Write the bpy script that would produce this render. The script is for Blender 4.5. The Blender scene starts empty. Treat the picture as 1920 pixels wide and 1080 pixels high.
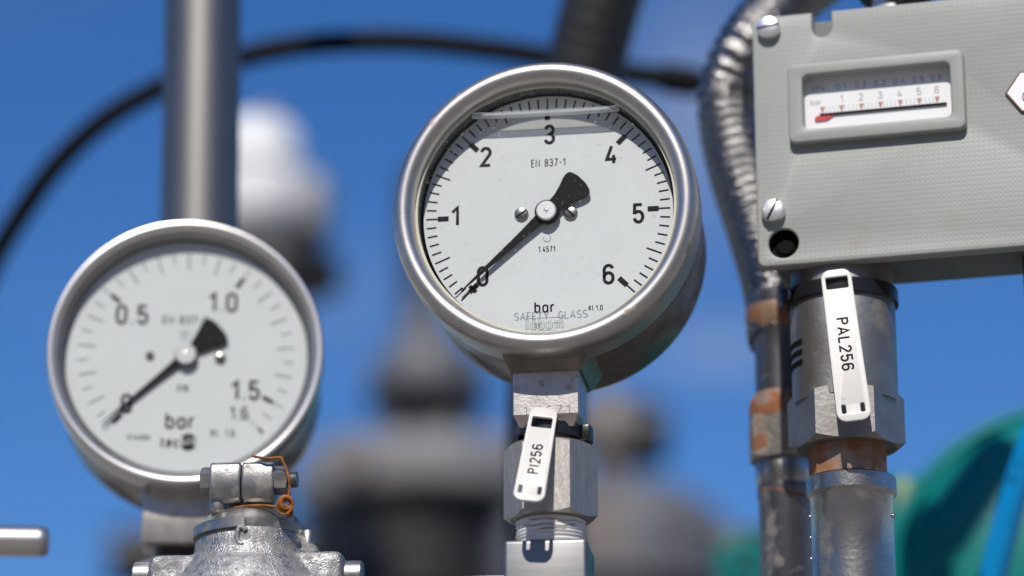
import bpy, bmesh, math, random
from mathutils import Vector, Matrix
random.seed(7)
R = math.radians
SC = bpy.context.scene
COL = SC.collection

# ------------------------------------------------------------------ camera, sky, sun, exposure
PITCH = 18.0; FPX = 5980.0; FOCUS = 1.139; EYE = Vector((0, 0, 1.30))
SUN_EL = 47.0; SUN_AZ = 11.0          # azimuth to the left of straight behind the camera
cd = bpy.data.cameras.new('camera'); cam = bpy.data.objects.new('camera', cd); COL.objects.link(cam)
cam.location = EYE; cam.rotation_euler = (R(90 + PITCH), 0, 0)
cd.sensor_width = 36; cd.lens = 36 * FPX / 1920; cd.clip_start = 0.02; cd.clip_end = 5000
cd.dof.use_dof = True; cd.dof.focus_distance = FOCUS; cd.dof.aperture_fstop = 3.9
SC.camera = cam
wo = bpy.data.worlds.new('World'); SC.world = wo; wo.use_nodes = True
wn = wo.node_tree.nodes; wl = wo.node_tree.links
sky = wn.new('ShaderNodeTexSky'); sky.sky_type = 'NISHITA'; sky.sun_disc = False
sky.sun_elevation = R(SUN_EL); sky.sun_rotation = R(180 + SUN_AZ)
sky.altitude = 600; sky.air_density = 1.0; sky.dust_density = 0.25; sky.ozone_density = 6.0
wtc = wn.new('ShaderNodeTexCoord'); wmp = wn.new('ShaderNodeMapping'); wmp.inputs['Scale'].default_value = (4, 4, 9)
wmp.inputs['Location'].default_value = (0.3, 0.1, 0.0)
wnz = wn.new('ShaderNodeTexNoise'); wnz.inputs['Scale'].default_value = 1.6; wnz.inputs['Detail'].default_value = 5
wrp = wn.new('ShaderNodeValToRGB'); wrp.color_ramp.elements[0].position = 0.60; wrp.color_ramp.elements[1].position = 1.0
wrp.color_ramp.elements[1].color = (.14, .14, .14, 1)
wmx = wn.new('ShaderNodeMixRGB'); wmx.inputs['Color2'].default_value = (6.0, 6.4, 7.2, 1)
wl.new(wtc.outputs['Generated'], wmp.inputs['Vector']); wl.new(wmp.outputs['Vector'], wnz.inputs['Vector'])
wl.new(wnz.outputs['Fac'], wrp.inputs['Fac']); wl.new(wrp.outputs['Color'], wmx.inputs['Fac'])
whs = wn.new('ShaderNodeHueSaturation'); whs.inputs['Hue'].default_value = .508; whs.inputs['Saturation'].default_value = 1.22; whs.inputs['Value'].default_value = 1.25
wl.new(sky.outputs['Color'], whs.inputs['Color']); wl.new(whs.outputs['Color'], wmx.inputs['Color1']); 
def sky_wisp(prev, px, py, rx, ry, amount):      # a faint wisp of cloud hanging at one direction of the sky
    d = Vector((0, 0, 0)); p = R(18.0)
    f_ = Vector((0, math.cos(p), math.sin(p))); u_ = Vector((0, -math.sin(p), math.cos(p)))
    d = (f_ + Vector((1, 0, 0)) * ((px - 960) / 5980) + u_ * ((540 - py) / 5980)).normalized()
    sx, sz = 5980 / rx, 5980 / ry
    mp = wn.new('ShaderNodeMapping'); mp.inputs['Scale'].default_value = (sx, 2, sz); mp.inputs['Location'].default_value = (-d.x * sx, -d.y * 2, -d.z * sz)
    gr = wn.new('ShaderNodeTexGradient'); gr.gradient_type = 'QUADRATIC_SPHERE'
    ml = wn.new('ShaderNodeMath'); ml.operation = 'MULTIPLY'; ml.inputs[1].default_value = amount
    mx = wn.new('ShaderNodeMixRGB'); mx.inputs['Color2'].default_value = (6.0, 6.1, 6.7, 1)
    wl.new(wtc.outputs['Generated'], mp.inputs['Vector']); wl.new(mp.outputs['Vector'], gr.inputs['Vector']); wl.new(gr.outputs['Fac'], ml.inputs[0])
    wl.new(ml.outputs[0], mx.inputs['Fac']); wl.new(prev, mx.inputs['Color1']); return mx.outputs['Color']
wc = sky_wisp(wmx.outputs['Color'], 1310, 210, 260, 420, .42); wc = sky_wisp(wc, 1350, 655, 330, 75, .45); wc = sky_wisp(wc, 620, 560, 500, 200, .12)
wl.new(wc, wn['Background'].inputs['Color'])
wn['Background'].inputs['Strength'].default_value = 0.085
sd = bpy.data.lights.new('sun', 'SUN'); sd.energy = 4.0; sd.angle = R(0.53); sd.color = (1, .95, .87)
so = bpy.data.objects.new('sun', sd); COL.objects.link(so)
to_sun = Vector((-math.sin(R(SUN_AZ)) * math.cos(R(SUN_EL)), -math.cos(R(SUN_AZ)) * math.cos(R(SUN_EL)), math.sin(R(SUN_EL))))
so.rotation_euler = to_sun.to_track_quat('Z', 'Y').to_euler(); so.location = to_sun * 20
SC.view_settings.view_transform = 'Standard'; SC.view_settings.look = 'None'
SC.view_settings.exposure = 0.0; SC.view_settings.gamma = 1
SC.cycles.max_bounces = 10; SC.cycles.transparent_max_bounces = 12

# ------------------------------------------------------------------ pixel (1920x1080) <-> space
FWD = Vector((0, math.cos(R(PITCH)), math.sin(R(PITCH)))); UP = Vector((0, -math.sin(R(PITCH)), math.cos(R(PITCH)))); RT = Vector((1, 0, 0))
def ray(px, py): return FWD + RT * ((px - 960) / FPX) + UP * ((540 - py) / FPX)
def pt(px, py, d): return EYE + ray(px, py) * d
class Fr:
    """a thing's own upright frame: x right, y back, z up, turned by yaw so its back swings right"""
    def __init__(s, o, yaw=0.0):
        s.o = o.copy(); s.yaw = yaw; s.m = Matrix.Rotation(-R(yaw), 3, 'Z'); s.mi = s.m.transposed()
    def L(s, px, py, y=0.0):
        o = s.mi @ (EYE - s.o); d = s.mi @ ray(px, py); t = (y - o.y) / d.y; p = o + d * t
        return p.x, p.z
    def P(s, px, py, y=0.0):
        x, z = s.L(px, py, y); return Vector((x, y, z))
    def z(s, py, y=0.0, px=960): return s.L(px, py, y)[1]
    def w(s, x, y, z): return s.o + s.m @ Vector((x, y, z))

# ------------------------------------------------------------------ materials
def mat(name, base, metal=0.0, rough=0.5, bump=0.0, bscale=300.0, var=0.0, vscale=60.0, stain=None, samt=0.0, sscale=40.0,
        stretch=(1, 1, 1), rvar=0.0, spec=0.5, coat=0.0, s_lo=0.5, s_hi=0.62, bdist=0.0004, scratch=0.0):
    m = bpy.data.materials.new(name); m.use_nodes = True
    n = m.node_tree.nodes; l = m.node_tree.links; b = n['Principled BSDF']
    b.inputs['Metallic'].default_value = metal; b.inputs['Roughness'].default_value = rough
    b.inputs['Specular IOR Level'].default_value = spec; b.inputs['Coat Weight'].default_value = coat
    tc = n.new('ShaderNodeTexCoord'); mp = n.new('ShaderNodeMapping'); mp.inputs['Scale'].default_value = stretch
    l.new(tc.outputs['Object'], mp.inputs['Vector'])
    def noise(sc, det=4, src=None):
        t = n.new('ShaderNodeTexNoise'); t.inputs['Scale'].default_value = sc; t.inputs['Detail'].default_value = det
        l.new((src or mp).outputs[0 if src is None else 'Object'], t.inputs['Vector']); return t
    col = None
    if var > 0:
        t = noise(vscale); r = n.new('ShaderNodeValToRGB')
        r.color_ramp.elements[0].position = .3; r.color_ramp.elements[1].position = .7
        r.color_ramp.elements[0].color = (*[max(0, c * (1 - var)) for c in base], 1)
        r.color_ramp.elements[1].color = (*[min(1, c * (1 + var)) for c in base], 1)
        l.new(t.outputs['Fac'], r.inputs['Fac']); col = r.outputs['Color']
    if stain is not None:
        t = noise(sscale, 7, tc); r = n.new('ShaderNodeValToRGB'); r.color_ramp.elements[0].position = s_lo; r.color_ramp.elements[1].position = s_hi
        r.color_ramp.elements[1].color = (samt, samt, samt, 1)
        l.new(t.outputs['Fac'], r.inputs['Fac'])
        mx = n.new('ShaderNodeMixRGB'); mx.inputs['Color1'].default_value = (*base, 1); mx.inputs['Color2'].default_value = (*stain, 1)
        l.new(r.outputs['Color'], mx.inputs['Fac'])
        if col is not None: l.new(col, mx.inputs['Color1'])
        col = mx.outputs['Color']
        if metal > 0.3:
            mm = n.new('ShaderNodeMapRange'); mm.inputs['To Min'].default_value = metal; mm.inputs['To Max'].default_value = 0.0
            l.new(r.outputs['Color'], mm.inputs['Value']); l.new(mm.outputs['Result'], b.inputs['Metallic'])
            mr = n.new('ShaderNodeMapRange'); mr.inputs['To Min'].default_value = rough; mr.inputs['To Max'].default_value = .85
            l.new(r.outputs['Color'], mr.inputs['Value']); l.new(mr.outputs['Result'], b.inputs['Roughness'])
    if col is not None: l.new(col, b.inputs['Base Color'])
    else: b.inputs['Base Color'].default_value = (*base, 1)
    if rvar > 0 and not b.inputs['Roughness'].is_linked:
        t = noise(vscale * 1.7); mr = n.new('ShaderNodeMapRange'); mr.inputs['From Min'].default_value = .3; mr.inputs['From Max'].default_value = .7
        mr.inputs['To Min'].default_value = max(.02, rough - rvar); mr.inputs['To Max'].default_value = rough + rvar
        l.new(t.outputs['Fac'], mr.inputs['Value']); l.new(mr.outputs['Result'], b.inputs['Roughness'])
    if bump > 0:
        t = noise(bscale, 3); bp = n.new('ShaderNodeBump'); bp.inputs['Strength'].default_value = bump; bp.inputs['Distance'].default_value = bdist
        l.new(t.outputs['Fac'], bp.inputs['Height']); l.new(bp.outputs['Normal'], b.inputs['Normal'])
    return m

M = {}
M['bezel'] = mat('satin_steel', (.56, .53, .50), 1, .40, .3, 2600, .06, 160, (.16, .09, .05), .55, 130, s_lo=.63, s_hi=.74, bdist=.0001)
M['case'] = mat('dirty_steel', (.28, .24, .205), 1, .40, .3, 900, .22, 70, (.085, .062, .045), .8, 55, s_lo=.44, s_hi=.72, bdist=.0002)
M['rim'] = mat('pale_steel', (.74, .71, .68), 1, .36, .15, 1500, .06, 60, bdist=.0001)
M['rim_in'] = mat('grey_steel', (.42, .40, .39), 1, .40, .1, 1500, .08, 60, bdist=.0001)
M['socket'] = mat('socket_steel', (.58, .54, .50), .95, .42, .35, 1400, .14, 220, (.12, .08, .05), .6, 170, s_lo=.62, s_hi=.72, bdist=.0002)
M['nut'] = mat('nut_steel', (.56, .52, .48), .95, .44, .45, 1800, .14, 600, (.16, .12, .09), .5, 150, stretch=(1, 1, .2), s_lo=.64, s_hi=.75, bdist=.0003)
M['block'] = mat('block_steel', (.27, .265, .26), .9, .42, .2, 1500, .10, 120, (.30, .28, .26), .5, 160, stretch=(.15, .15, 3), s_lo=.66, s_hi=.74, bdist=.00005)
M['ptfe'] = mat('white_tape', (.80, .79, .77), 0, .55, .5, 350, .05, 120, (.25, .18, .12), .7, 230, s_lo=.66, s_hi=.74, bdist=.0004)
M['dial'] = mat('dial_white', (.66, .685, .69), 0, .45, 0, 1, .015, 60)
M['ink'] = mat('black_ink', (.008, .008, .010), 0, .6, spec=.15)
M['needle'] = mat('needle_black', (.008, .008, .009), 0, .6, 0, 1, 0, 1, (.22, .22, .22), .6, 1500, s_lo=.72, s_hi=.80, spec=.15)
M['ink_grey'] = mat('grey_ink', (.22, .24, .25), 0, .5)
M['ink_light'] = mat('faded_ink', (.46, .47, .48), 0, .5)
M['hub'] = mat('polished_hub', (.82, .81, .79), .75, .34, .1, 900, .05, 200, bdist=.0001)
M['screw'] = mat('screw_steel', (.36, .34, .30), 1, .28, .1, 900, .1, 300, bdist=.0001)
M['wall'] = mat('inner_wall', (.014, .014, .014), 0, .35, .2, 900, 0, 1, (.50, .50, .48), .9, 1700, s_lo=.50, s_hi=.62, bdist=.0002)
M['gasket'] = mat('yellowed_gasket', (.62, .60, .47), 0, .4, .1, 300, .08, 120)
M['tag'] = mat('white_plastic', (.66, .64, .60), 0, .42, .12, 500, .03, 200, (.40, .31, .20), .5, 160, s_lo=.66, s_hi=.76, bdist=.0002)
M['tie'] = mat('black_nylon', (.014, .014, .015), 0, .30, .12, 900, .1, 200, bdist=.0001)
M['pipe'] = mat('blued_pipe', (.27, .255, .24), 1, .46, .1, 300, .10, 30, stretch=(1, 1, .2), bdist=.0002)
M['cable'] = mat('black_rubber', (.006, .006, .007), 0, .6, spec=.15)
M['hose_dark'] = mat('dark_braid', (.05, .05, .052), .6, .5, .9, 420, .25, 300, bdist=.001)
M['hose'] = mat('steel_braid', (.28, .27, .26), 1, .23, .9, 900, .40, 500, bdist=.0006)
M['white'] = mat('white_enamel', (.90, .90, .89), 0, .4, .1, 60, .03, 20)
M['darkmetal'] = mat('dark_casting', (.025, .024, .025), .2, .5, .4, 60, .25, 12)
M['greycast'] = mat('grey_casting', (.30, .295, .30), .05, .5, .4, 80, .15, 14)
M['midcast'] = mat('mid_grey_casting', (.15, .15, .16), .1, .5, .4, 80, .2, 14)
M['tan'] = mat('tan_casting', (.20, .175, .16), .2, .5, .4, 80, .15, 14)
M['galv'] = mat('galvanised_casting', (.42, .415, .41), .95, .38, 1.0, 1500, .28, 420, (.16, .16, .16), .8, 170, s_lo=.44, s_hi=.66, bdist=.0005)
M['galv2'] = mat('galvanised_smooth', (.38, .37, .355), .95, .40, .5, 1500, .18, 300, (.16, .15, .13), .6, 140, s_lo=.52, s_hi=.68, bdist=.00012)
M['rust'] = mat('rusty_wire_coat', (.30, .105, .018), 0, .85, .8, 900, .45, 260, bdist=.0006)
M['rustnut'] = mat('rusted_steel', (.40, .37, .33), .8, .42, .6, 420, .25, 120, (.22, .085, .03), .95, 75, s_lo=.50, s_hi=.60, bdist=.0005)
M['rusttop'] = mat('rusted_edge', (.36, .30, .25), .6, .5, .6, 420, .3, 120, (.27, .095, .03), .95, 110, s_lo=.38, s_hi=.54, bdist=.0005)
M['rustnip'] = mat('rust_nipple', (.36, .25, .18), .5, .5, .5, 420, .3, 120, (.28, .11, .04), .9, 90, s_lo=.44, s_hi=.58, bdist=.0004)
M['pipe_old'] = mat('weathered_pipe', (.20, .20, .215), .9, .40, .4, 420, .2, 70, (.34, .31, .28), .6, 95, stretch=(1, 1, .5), s_lo=.56, s_hi=.68, bdist=.0003)
M['fitting'] = mat('matt_steel', (.46, .445, .425), 1, .32, .4, 600, .14, 90, (.16, .12, .09), .4, 70, s_lo=.6, s_hi=.74, bdist=.0003)
M['alu'] = mat('cast_aluminium', (.34, .325, .30), .9, .46, .4, 500, .16, 80, (.16, .14, .12), .5, 60, s_lo=.55, s_hi=.72, bdist=.0003)
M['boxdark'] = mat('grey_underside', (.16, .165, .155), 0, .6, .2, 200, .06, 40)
M['hole'] = mat('dark_plug', (.008, .008, .008), 0, .8, spec=.1)
M['plate'] = mat('white_plate', (.92, .92, .92), 0, .4)
M['red'] = mat('red_paint', (.62, .04, .05), 0, .5)
M['redink'] = mat('red_ink', (.50, .24, .20), 0, .5)
M['brown'] = mat('brown_enamel', (.16, .055, .035), 0, .5)
M['green'] = mat('green_enamel', (.001, .19, .175), 0, .40, .06, 90, .06, 25, spec=.25)
M['capgreen'] = mat('worn_green', (.26, .33, .20), 0, .6, .2, 200, .3, 150)
M['blue'] = mat('blue_tube', (.0, .28, .66), 0, .32, .05, 90, .04, 25)
M['ground'] = mat('gravel', (.22, .20, .18), 0, .95, .6, 9, .35, 3, bdist=.02)

def box_cover_material():
    m = mat('dimpled_grey_paint', (.352, .362, .335), 0, .5, 0, 1, .05, 25, (.30, .26, .17), .40, 45, s_lo=.62, s_hi=.78)
    n = m.node_tree.nodes; l = m.node_tree.links
    tc = n.new('ShaderNodeTexCoord'); sx = n.new('ShaderNodeSeparateXYZ'); l.new(tc.outputs['Object'], sx.inputs[0])
    outs = []
    for ax in ('X', 'Z'):
        a = n.new('ShaderNodeMath'); a.operation = 'MULTIPLY'; a.inputs[1].default_value = 2 * math.pi / .00185; l.new(sx.outputs[ax], a.inputs[0])
        s = n.new('ShaderNodeMath'); s.operation = 'SINE'; l.new(a.outputs[0], s.inputs[0])
        q = n.new('ShaderNodeMath'); q.operation = 'MULTIPLY_ADD'; q.inputs[1].default_value = .5; q.inputs[2].default_value = .5; l.new(s.outputs[0], q.inputs[0]); outs.append(q)
    p = n.new('ShaderNodeMath'); p.operation = 'MULTIPLY'; l.new(outs[0].outputs[0], p.inputs[0]); l.new(outs[1].outputs[0], p.inputs[1])
    pw = n.new('ShaderNodeMath'); pw.operation = 'POWER'; pw.inputs[1].default_value = 2.6; l.new(p.outputs[0], pw.inputs[0])
    bp = n.new('ShaderNodeBump'); bp.inputs['Strength'].default_value = .20; bp.inputs['Distance'].default_value = .0003; bp.invert = True
    l.new(pw.outputs[0], bp.inputs['Height']); l.new(bp.outputs['Normal'], n['Principled BSDF'].inputs['Normal'])
    return m
M['cover'] = box_cover_material()
M['coverplain'] = mat('grey_paint', (.335, .345, .318), 0, .46, .1, 300, .03, 40, bdist=.0002)

def glass_mat(name, tint, refl=1.0, haze=0.0):
    m = bpy.data.materials.new(name); m.use_nodes = True; n = m.node_tree.nodes; l = m.node_tree.links
    n.remove(n['Principled BSDF']); out = n['Material Output']
    t = n.new('ShaderNodeBsdfTransparent'); t.inputs['Color'].default_value = (*tint, 1)
    g = n.new('ShaderNodeBsdfGlossy'); g.inputs['Roughness'].default_value = .03
    lw = n.new('ShaderNodeLayerWeight'); lw.inputs['Blend'].default_value = .5
    pw = n.new('ShaderNodeMath'); pw.operation = 'POWER'; pw.inputs[1].default_value = 4.0; l.new(lw.outputs['Facing'], pw.inputs[0])
    fr = n.new('ShaderNodeMath'); fr.operation = 'MULTIPLY_ADD'; fr.inputs[1].default_value = .9; fr.inputs[2].default_value = .04; l.new(pw.outputs[0], fr.inputs[0])
    k = n.new('ShaderNodeMath'); k.operation = 'MULTIPLY'; k.inputs[1].default_value = refl; l.new(fr.outputs[0], k.inputs[0])
    mx = n.new('ShaderNodeMixShader'); l.new(k.outputs[0], mx.inputs[0]); l.new(t.outputs[0], mx.inputs[1]); l.new(g.outputs[0], mx.inputs[2])
    last = mx
    if haze > 0:      # dust lying on the pane
        d = n.new('ShaderNodeBsdfDiffuse'); d.inputs['Color'].default_value = (.7, .7, .68, 1)
        tc = n.new('ShaderNodeTexCoord'); nz = n.new('ShaderNodeTexNoise'); nz.inputs['Scale'].default_value = 700; nz.inputs['Detail'].default_value = 6
        l.new(tc.outputs['Object'], nz.inputs['Vector'])
        r = n.new('ShaderNodeValToRGB'); r.color_ramp.elements[0].position = .655; r.color_ramp.elements[1].position = .80
        r.color_ramp.elements[1].color = (haze, haze, haze, 1); l.new(nz.outputs['Fac'], r.inputs['Fac'])
        m2 = n.new('ShaderNodeMixShader'); l.new(r.outputs['Color'], m2.inputs[0]); l.new(mx.outputs[0], m2.inputs[1]); l.new(d.outputs[0], m2.inputs[2]); last = m2
    l.new(last.outputs[0], out.inputs['Surface']); return m
M['glass'] = glass_mat('window_glass', (.97, .98, .97), .8, .5)
M['glass_clean'] = glass_mat('clear_pane', (.98, .98, .98), .8)
M['liquid'] = bpy.data.materials.new('liquid_surface'); M['liquid'].use_nodes = True
def _liq():
    n = M['liquid'].node_tree.nodes; l = M['liquid'].node_tree.links; n.remove(n['Principled BSDF'])
    t = n.new('ShaderNodeBsdfTransparent'); g = n.new('ShaderNodeBsdfGlossy'); g.inputs['Roughness'].default_value = .04; g.inputs['Color'].default_value = (.97, .97, .97, 1)
    mx = n.new('ShaderNodeMixShader'); mx.inputs[0].default_value = .5; l.new(t.outputs[0], mx.inputs[1]); l.new(g.outputs[0], mx.inputs[2])
    l.new(mx.outputs[0], n['Material Output'].inputs['Surface'])
_liq()
M['meniscus_shine'] = bpy.data.materials.new('painted_shine'); M['meniscus_shine'].use_nodes = True  # bright reflections at the liquid level, put in as a white colour
def _men():
    n = M['meniscus_shine'].node_tree.nodes; l = M['meniscus_shine'].node_tree.links; b = n['Principled BSDF']
    b.inputs['Base Color'].default_value = (.85, .87, .87, 1); b.inputs['Roughness'].default_value = .12
    t = n.new('ShaderNodeBsdfTransparent'); lw = n.new('ShaderNodeLayerWeight'); lw.inputs['Blend'].default_value = .35
    mr = n.new('ShaderNodeMapRange'); mr.inputs['To Min'].default_value = .40; mr.inputs['To Max'].default_value = .95; l.new(lw.outputs['Facing'], mr.inputs['Value'])
    mx = n.new('ShaderNodeMixShader'); l.new(mr.outputs['Result'], mx.inputs[0]); l.new(t.outputs[0], mx.inputs[1]); l.new(b.outputs[0], mx.inputs[2])
    l.new(mx.outputs[0], n['Material Output'].inputs['Surface'])
_men()

# ------------------------------------------------------------------ object helpers
def thing(name, label, cat, fr, group=None, z=None):
    o = bpy.data.objects.new(name, None); COL.objects.link(o); o.empty_display_size = .01
    o.location = fr.o; o.rotation_euler = (0, 0, -R(fr.yaw)); o['label'] = label; o['category'] = cat
    if group: o['group'] = group
    return o
def finish(me, ang=35):
    me.polygons.foreach_set('use_smooth', [True] * len(me.polygons)); me.set_sharp_from_angle(angle=R(ang)); me.update()
def obj(name, bm, m, parent=None, ang=35, norm=True):
    if isinstance(bm, bmesh.types.BMesh):
        if norm: bmesh.ops.recalc_face_normals(bm, faces=bm.faces)
        me = bpy.data.meshes.new(name); bm.to_mesh(me); bm.free()
    else: me = bm
    finish(me, ang); me.materials.clear(); me.materials.append(m)
    o = bpy.data.objects.new(name, me); COL.objects.link(o)
    if parent: o.parent = parent
    return o
def tag(o, label, cat, group=None):
    o['label'] = label; o['category'] = cat
    if group: o['group'] = group
    return o
def rings(bm, rs, closed_u=True, cap0=False, cap1=False, loop=False):
    vs = [[bm.verts.new(p) for p in r] for r in rs]
    n = len(vs[0]); pairs = list(zip(vs[:-1], vs[1:])) + ([(vs[-1], vs[0])] if loop else [])
    for a, b in pairs:
        for i in range(n if closed_u else n - 1):
            j = (i + 1) % n
            try: bm.faces.new((a[i], a[j], b[j], b[i]))
            except ValueError: pass
    if cap0: bm.faces.new(vs[0])
    if cap1: bm.faces.new(list(reversed(vs[-1])))
    return vs
def lathe_z(bm, prof, cx=0, cy=0, seg=72, cap0=True, cap1=True, wob=0.0):
    return rings(bm, [[(cx + r * math.cos(a), cy + r * math.sin(a), z) for a in [2 * math.pi * i / seg for i in range(seg)]] for r, z in prof], True, cap0, cap1)
def lathe_y(bm, prof, cx=0, cz=0, seg=128, cap0=False, cap1=False, loop=False):
    return rings(bm, [[(cx + r * math.cos(a), y, cz + r * math.sin(a)) for a in [2 * math.pi * i / seg for i in range(seg)]] for r, y in prof], True, cap0, cap1, loop)
def lathe_x(bm, prof, cy=0, cz=0, seg=48, cap0=True, cap1=True):
    return rings(bm, [[(x, cy + r * math.cos(a), cz + r * math.sin(a)) for a in [2 * math.pi * i / seg for i in range(seg)]] for r, x in prof], True, cap0, cap1)
def box(bm, x0, x1, y0, y1, z0, z1, bev=0.0, seg=2):
    r = bmesh.ops.create_cube(bm, size=1.0)
    for v in r['verts']: v.co = Vector(((x0 + x1) / 2 + v.co.x * (x1 - x0), (y0 + y1) / 2 + v.co.y * (y1 - y0), (z0 + z1) / 2 + v.co.z * (z1 - z0)))
    if bev > 0:
        es = list({e for v in r['verts'] for e in v.link_edges})
        bmesh.ops.bevel(bm, geom=es, offset=bev, segments=seg, affect='EDGES', profile=.5)
def arc(cx, cy, rx, ry, a0, a1, n=10):
    return [(cx + rx * math.cos(R(a0 + (a1 - a0) * i / n)), cy + ry * math.sin(R(a0 + (a1 - a0) * i / n))) for i in range(n + 1)]
def rrect(x0, y0, x1, y1, r, n=6):
    return arc(x1 - r, y1 - r, r, r, 0, 90, n) + arc(x0 + r, y1 - r, r, r, 90, 180, n) + arc(x0 + r, y0 + r, r, r, 180, 270, n) + arc(x1 - r, y0 + r, r, r, 270, 360, n)
def catmull(pts, n=12):
    P = [Vector(p) for p in pts]; P = [P[0] * 2 - P[1]] + P + [P[-1] * 2 - P[-2]]; out = []
    for i in range(1, len(P) - 2):
        a, b, c, d = P[i - 1:i + 3]
        for k in range(n):
            t = k / n
            out.append(.5 * ((2 * b) + (c - a) * t + (2 * a - 5 * b + 4 * c - d) * t * t + (3 * b - a - 3 * c + d) * t ** 3))
    out.append(P[-2]); return out
def sweep(bm, path, rad, seg=16, prof=None, cap=True, closed=False, up0=None):
    """tube (or any closed 2-D section) along a path, parallel transported"""
    path = [Vector(p) for p in path]; n = len(path); rs = []; nrm = None; s = 0.0
    for i, p in enumerate(path):
        a = path[(i - 1) % n] if (closed or i > 0) else p; b = path[(i + 1) % n] if (closed or i < n - 1) else p
        t = (b - a).normalized()
        if nrm is None:
            nrm = (up0 or (Vector((0, 0, 1)) if abs(t.z) < .9 else Vector((1, 0, 0)))); nrm = (nrm - t * nrm.dot(t)).normalized()
        else: nrm = (nrm - t * nrm.dot(t)).normalized()
        bn = t.cross(nrm)
        if i: s += (p - path[i - 1]).length
        if prof: rs.append([p + nrm * u + bn * v for u, v in prof])
        else:
            rr = []
            for k in range(seg):
                th = 2 * math.pi * k / seg; r = rad(s, th) if callable(rad) else rad
                rr.append(p + (nrm * math.cos(th) + bn * math.sin(th)) * r)
            rs.append(rr)
    rings(bm, rs, True, cap and not closed, cap and not closed, closed)
def hexa(bm, Rc, z0, z1, rot=0.0, cx=0, cy=0, c0=True, c1=True, n=60, k=.58, nsides=6):
    """hexagon prism whose ends are turned to a cone, giving the scalloped corners of a real nut"""
    ap = Rc * math.cos(math.pi / nsides); rc = ap * .985; st = 2 * math.pi / nsides; rs = [[], [], [], []]
    for i in range(n):
        a = 2 * math.pi * i / n; f = ((a + st / 2) % st) - st / 2; rh = ap / math.cos(f); h = (rh - rc) * k
        ca, sa = math.cos(a + rot), math.sin(a + rot)
        for q, (r, z) in enumerate(((rc if c0 else rh, z0), (rh, z0 + (h if c0 else 0.00001)), (rh, z1 - (h if c1 else 0.00001)), (rc if c1 else rh, z1))):
            rs[q].append((cx + r * ca, cy + r * sa, z))
    rings(bm, rs, True, True, True)
def plate(name, loops, th, bev=0.0, to=None):
    """flat plate from 2-D loops (outer first, holes after); result lies in x,z with its front at y=0 and back at y=th"""
    cu = bpy.data.curves.new(name, 'CURVE'); cu.dimensions = '2D'; cu.fill_mode = 'BOTH'
    cu.extrude = th / 2 - bev; cu.bevel_depth = bev; cu.bevel_resolution = 2; cu.offset = -bev if bev else 0
    for lp in loops:
        s = cu.splines.new('POLY'); s.points.add(len(lp) - 1); s.use_cyclic_u = True
        for p, c in zip(s.points, lp): p.co = (c[0], c[1], 0, 1)
    o = bpy.data.objects.new(name, cu); COL.objects.link(o); bpy.context.view_layer.update()
    dg = bpy.context.evaluated_depsgraph_get(); me = bpy.data.meshes.new_from_object(o.evaluated_get(dg)); me.name = name
    bpy.data.objects.remove(o); bpy.data.curves.remove(cu)
    bm = bmesh.new(); bm.from_mesh(me); bpy.data.meshes.remove(me)
    bmesh.ops.remove_doubles(bm, verts=bm.verts, dist=1e-6)
    for v in bm.verts: v.co = Vector((v.co.x, th / 2 - v.co.z, v.co.y))
    return bm
def baked(o):
    """apply an object's modifiers so the mesh itself holds the shape"""
    bpy.context.view_layer.update(); dg = bpy.context.evaluated_depsgraph_get()
    me = bpy.data.meshes.new_from_object(o.evaluated_get(dg)); old = o.data; o.modifiers.clear(); o.data = me; me.name = o.name; bpy.data.meshes.remove(old)
    finish(me, 40); return o

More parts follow.
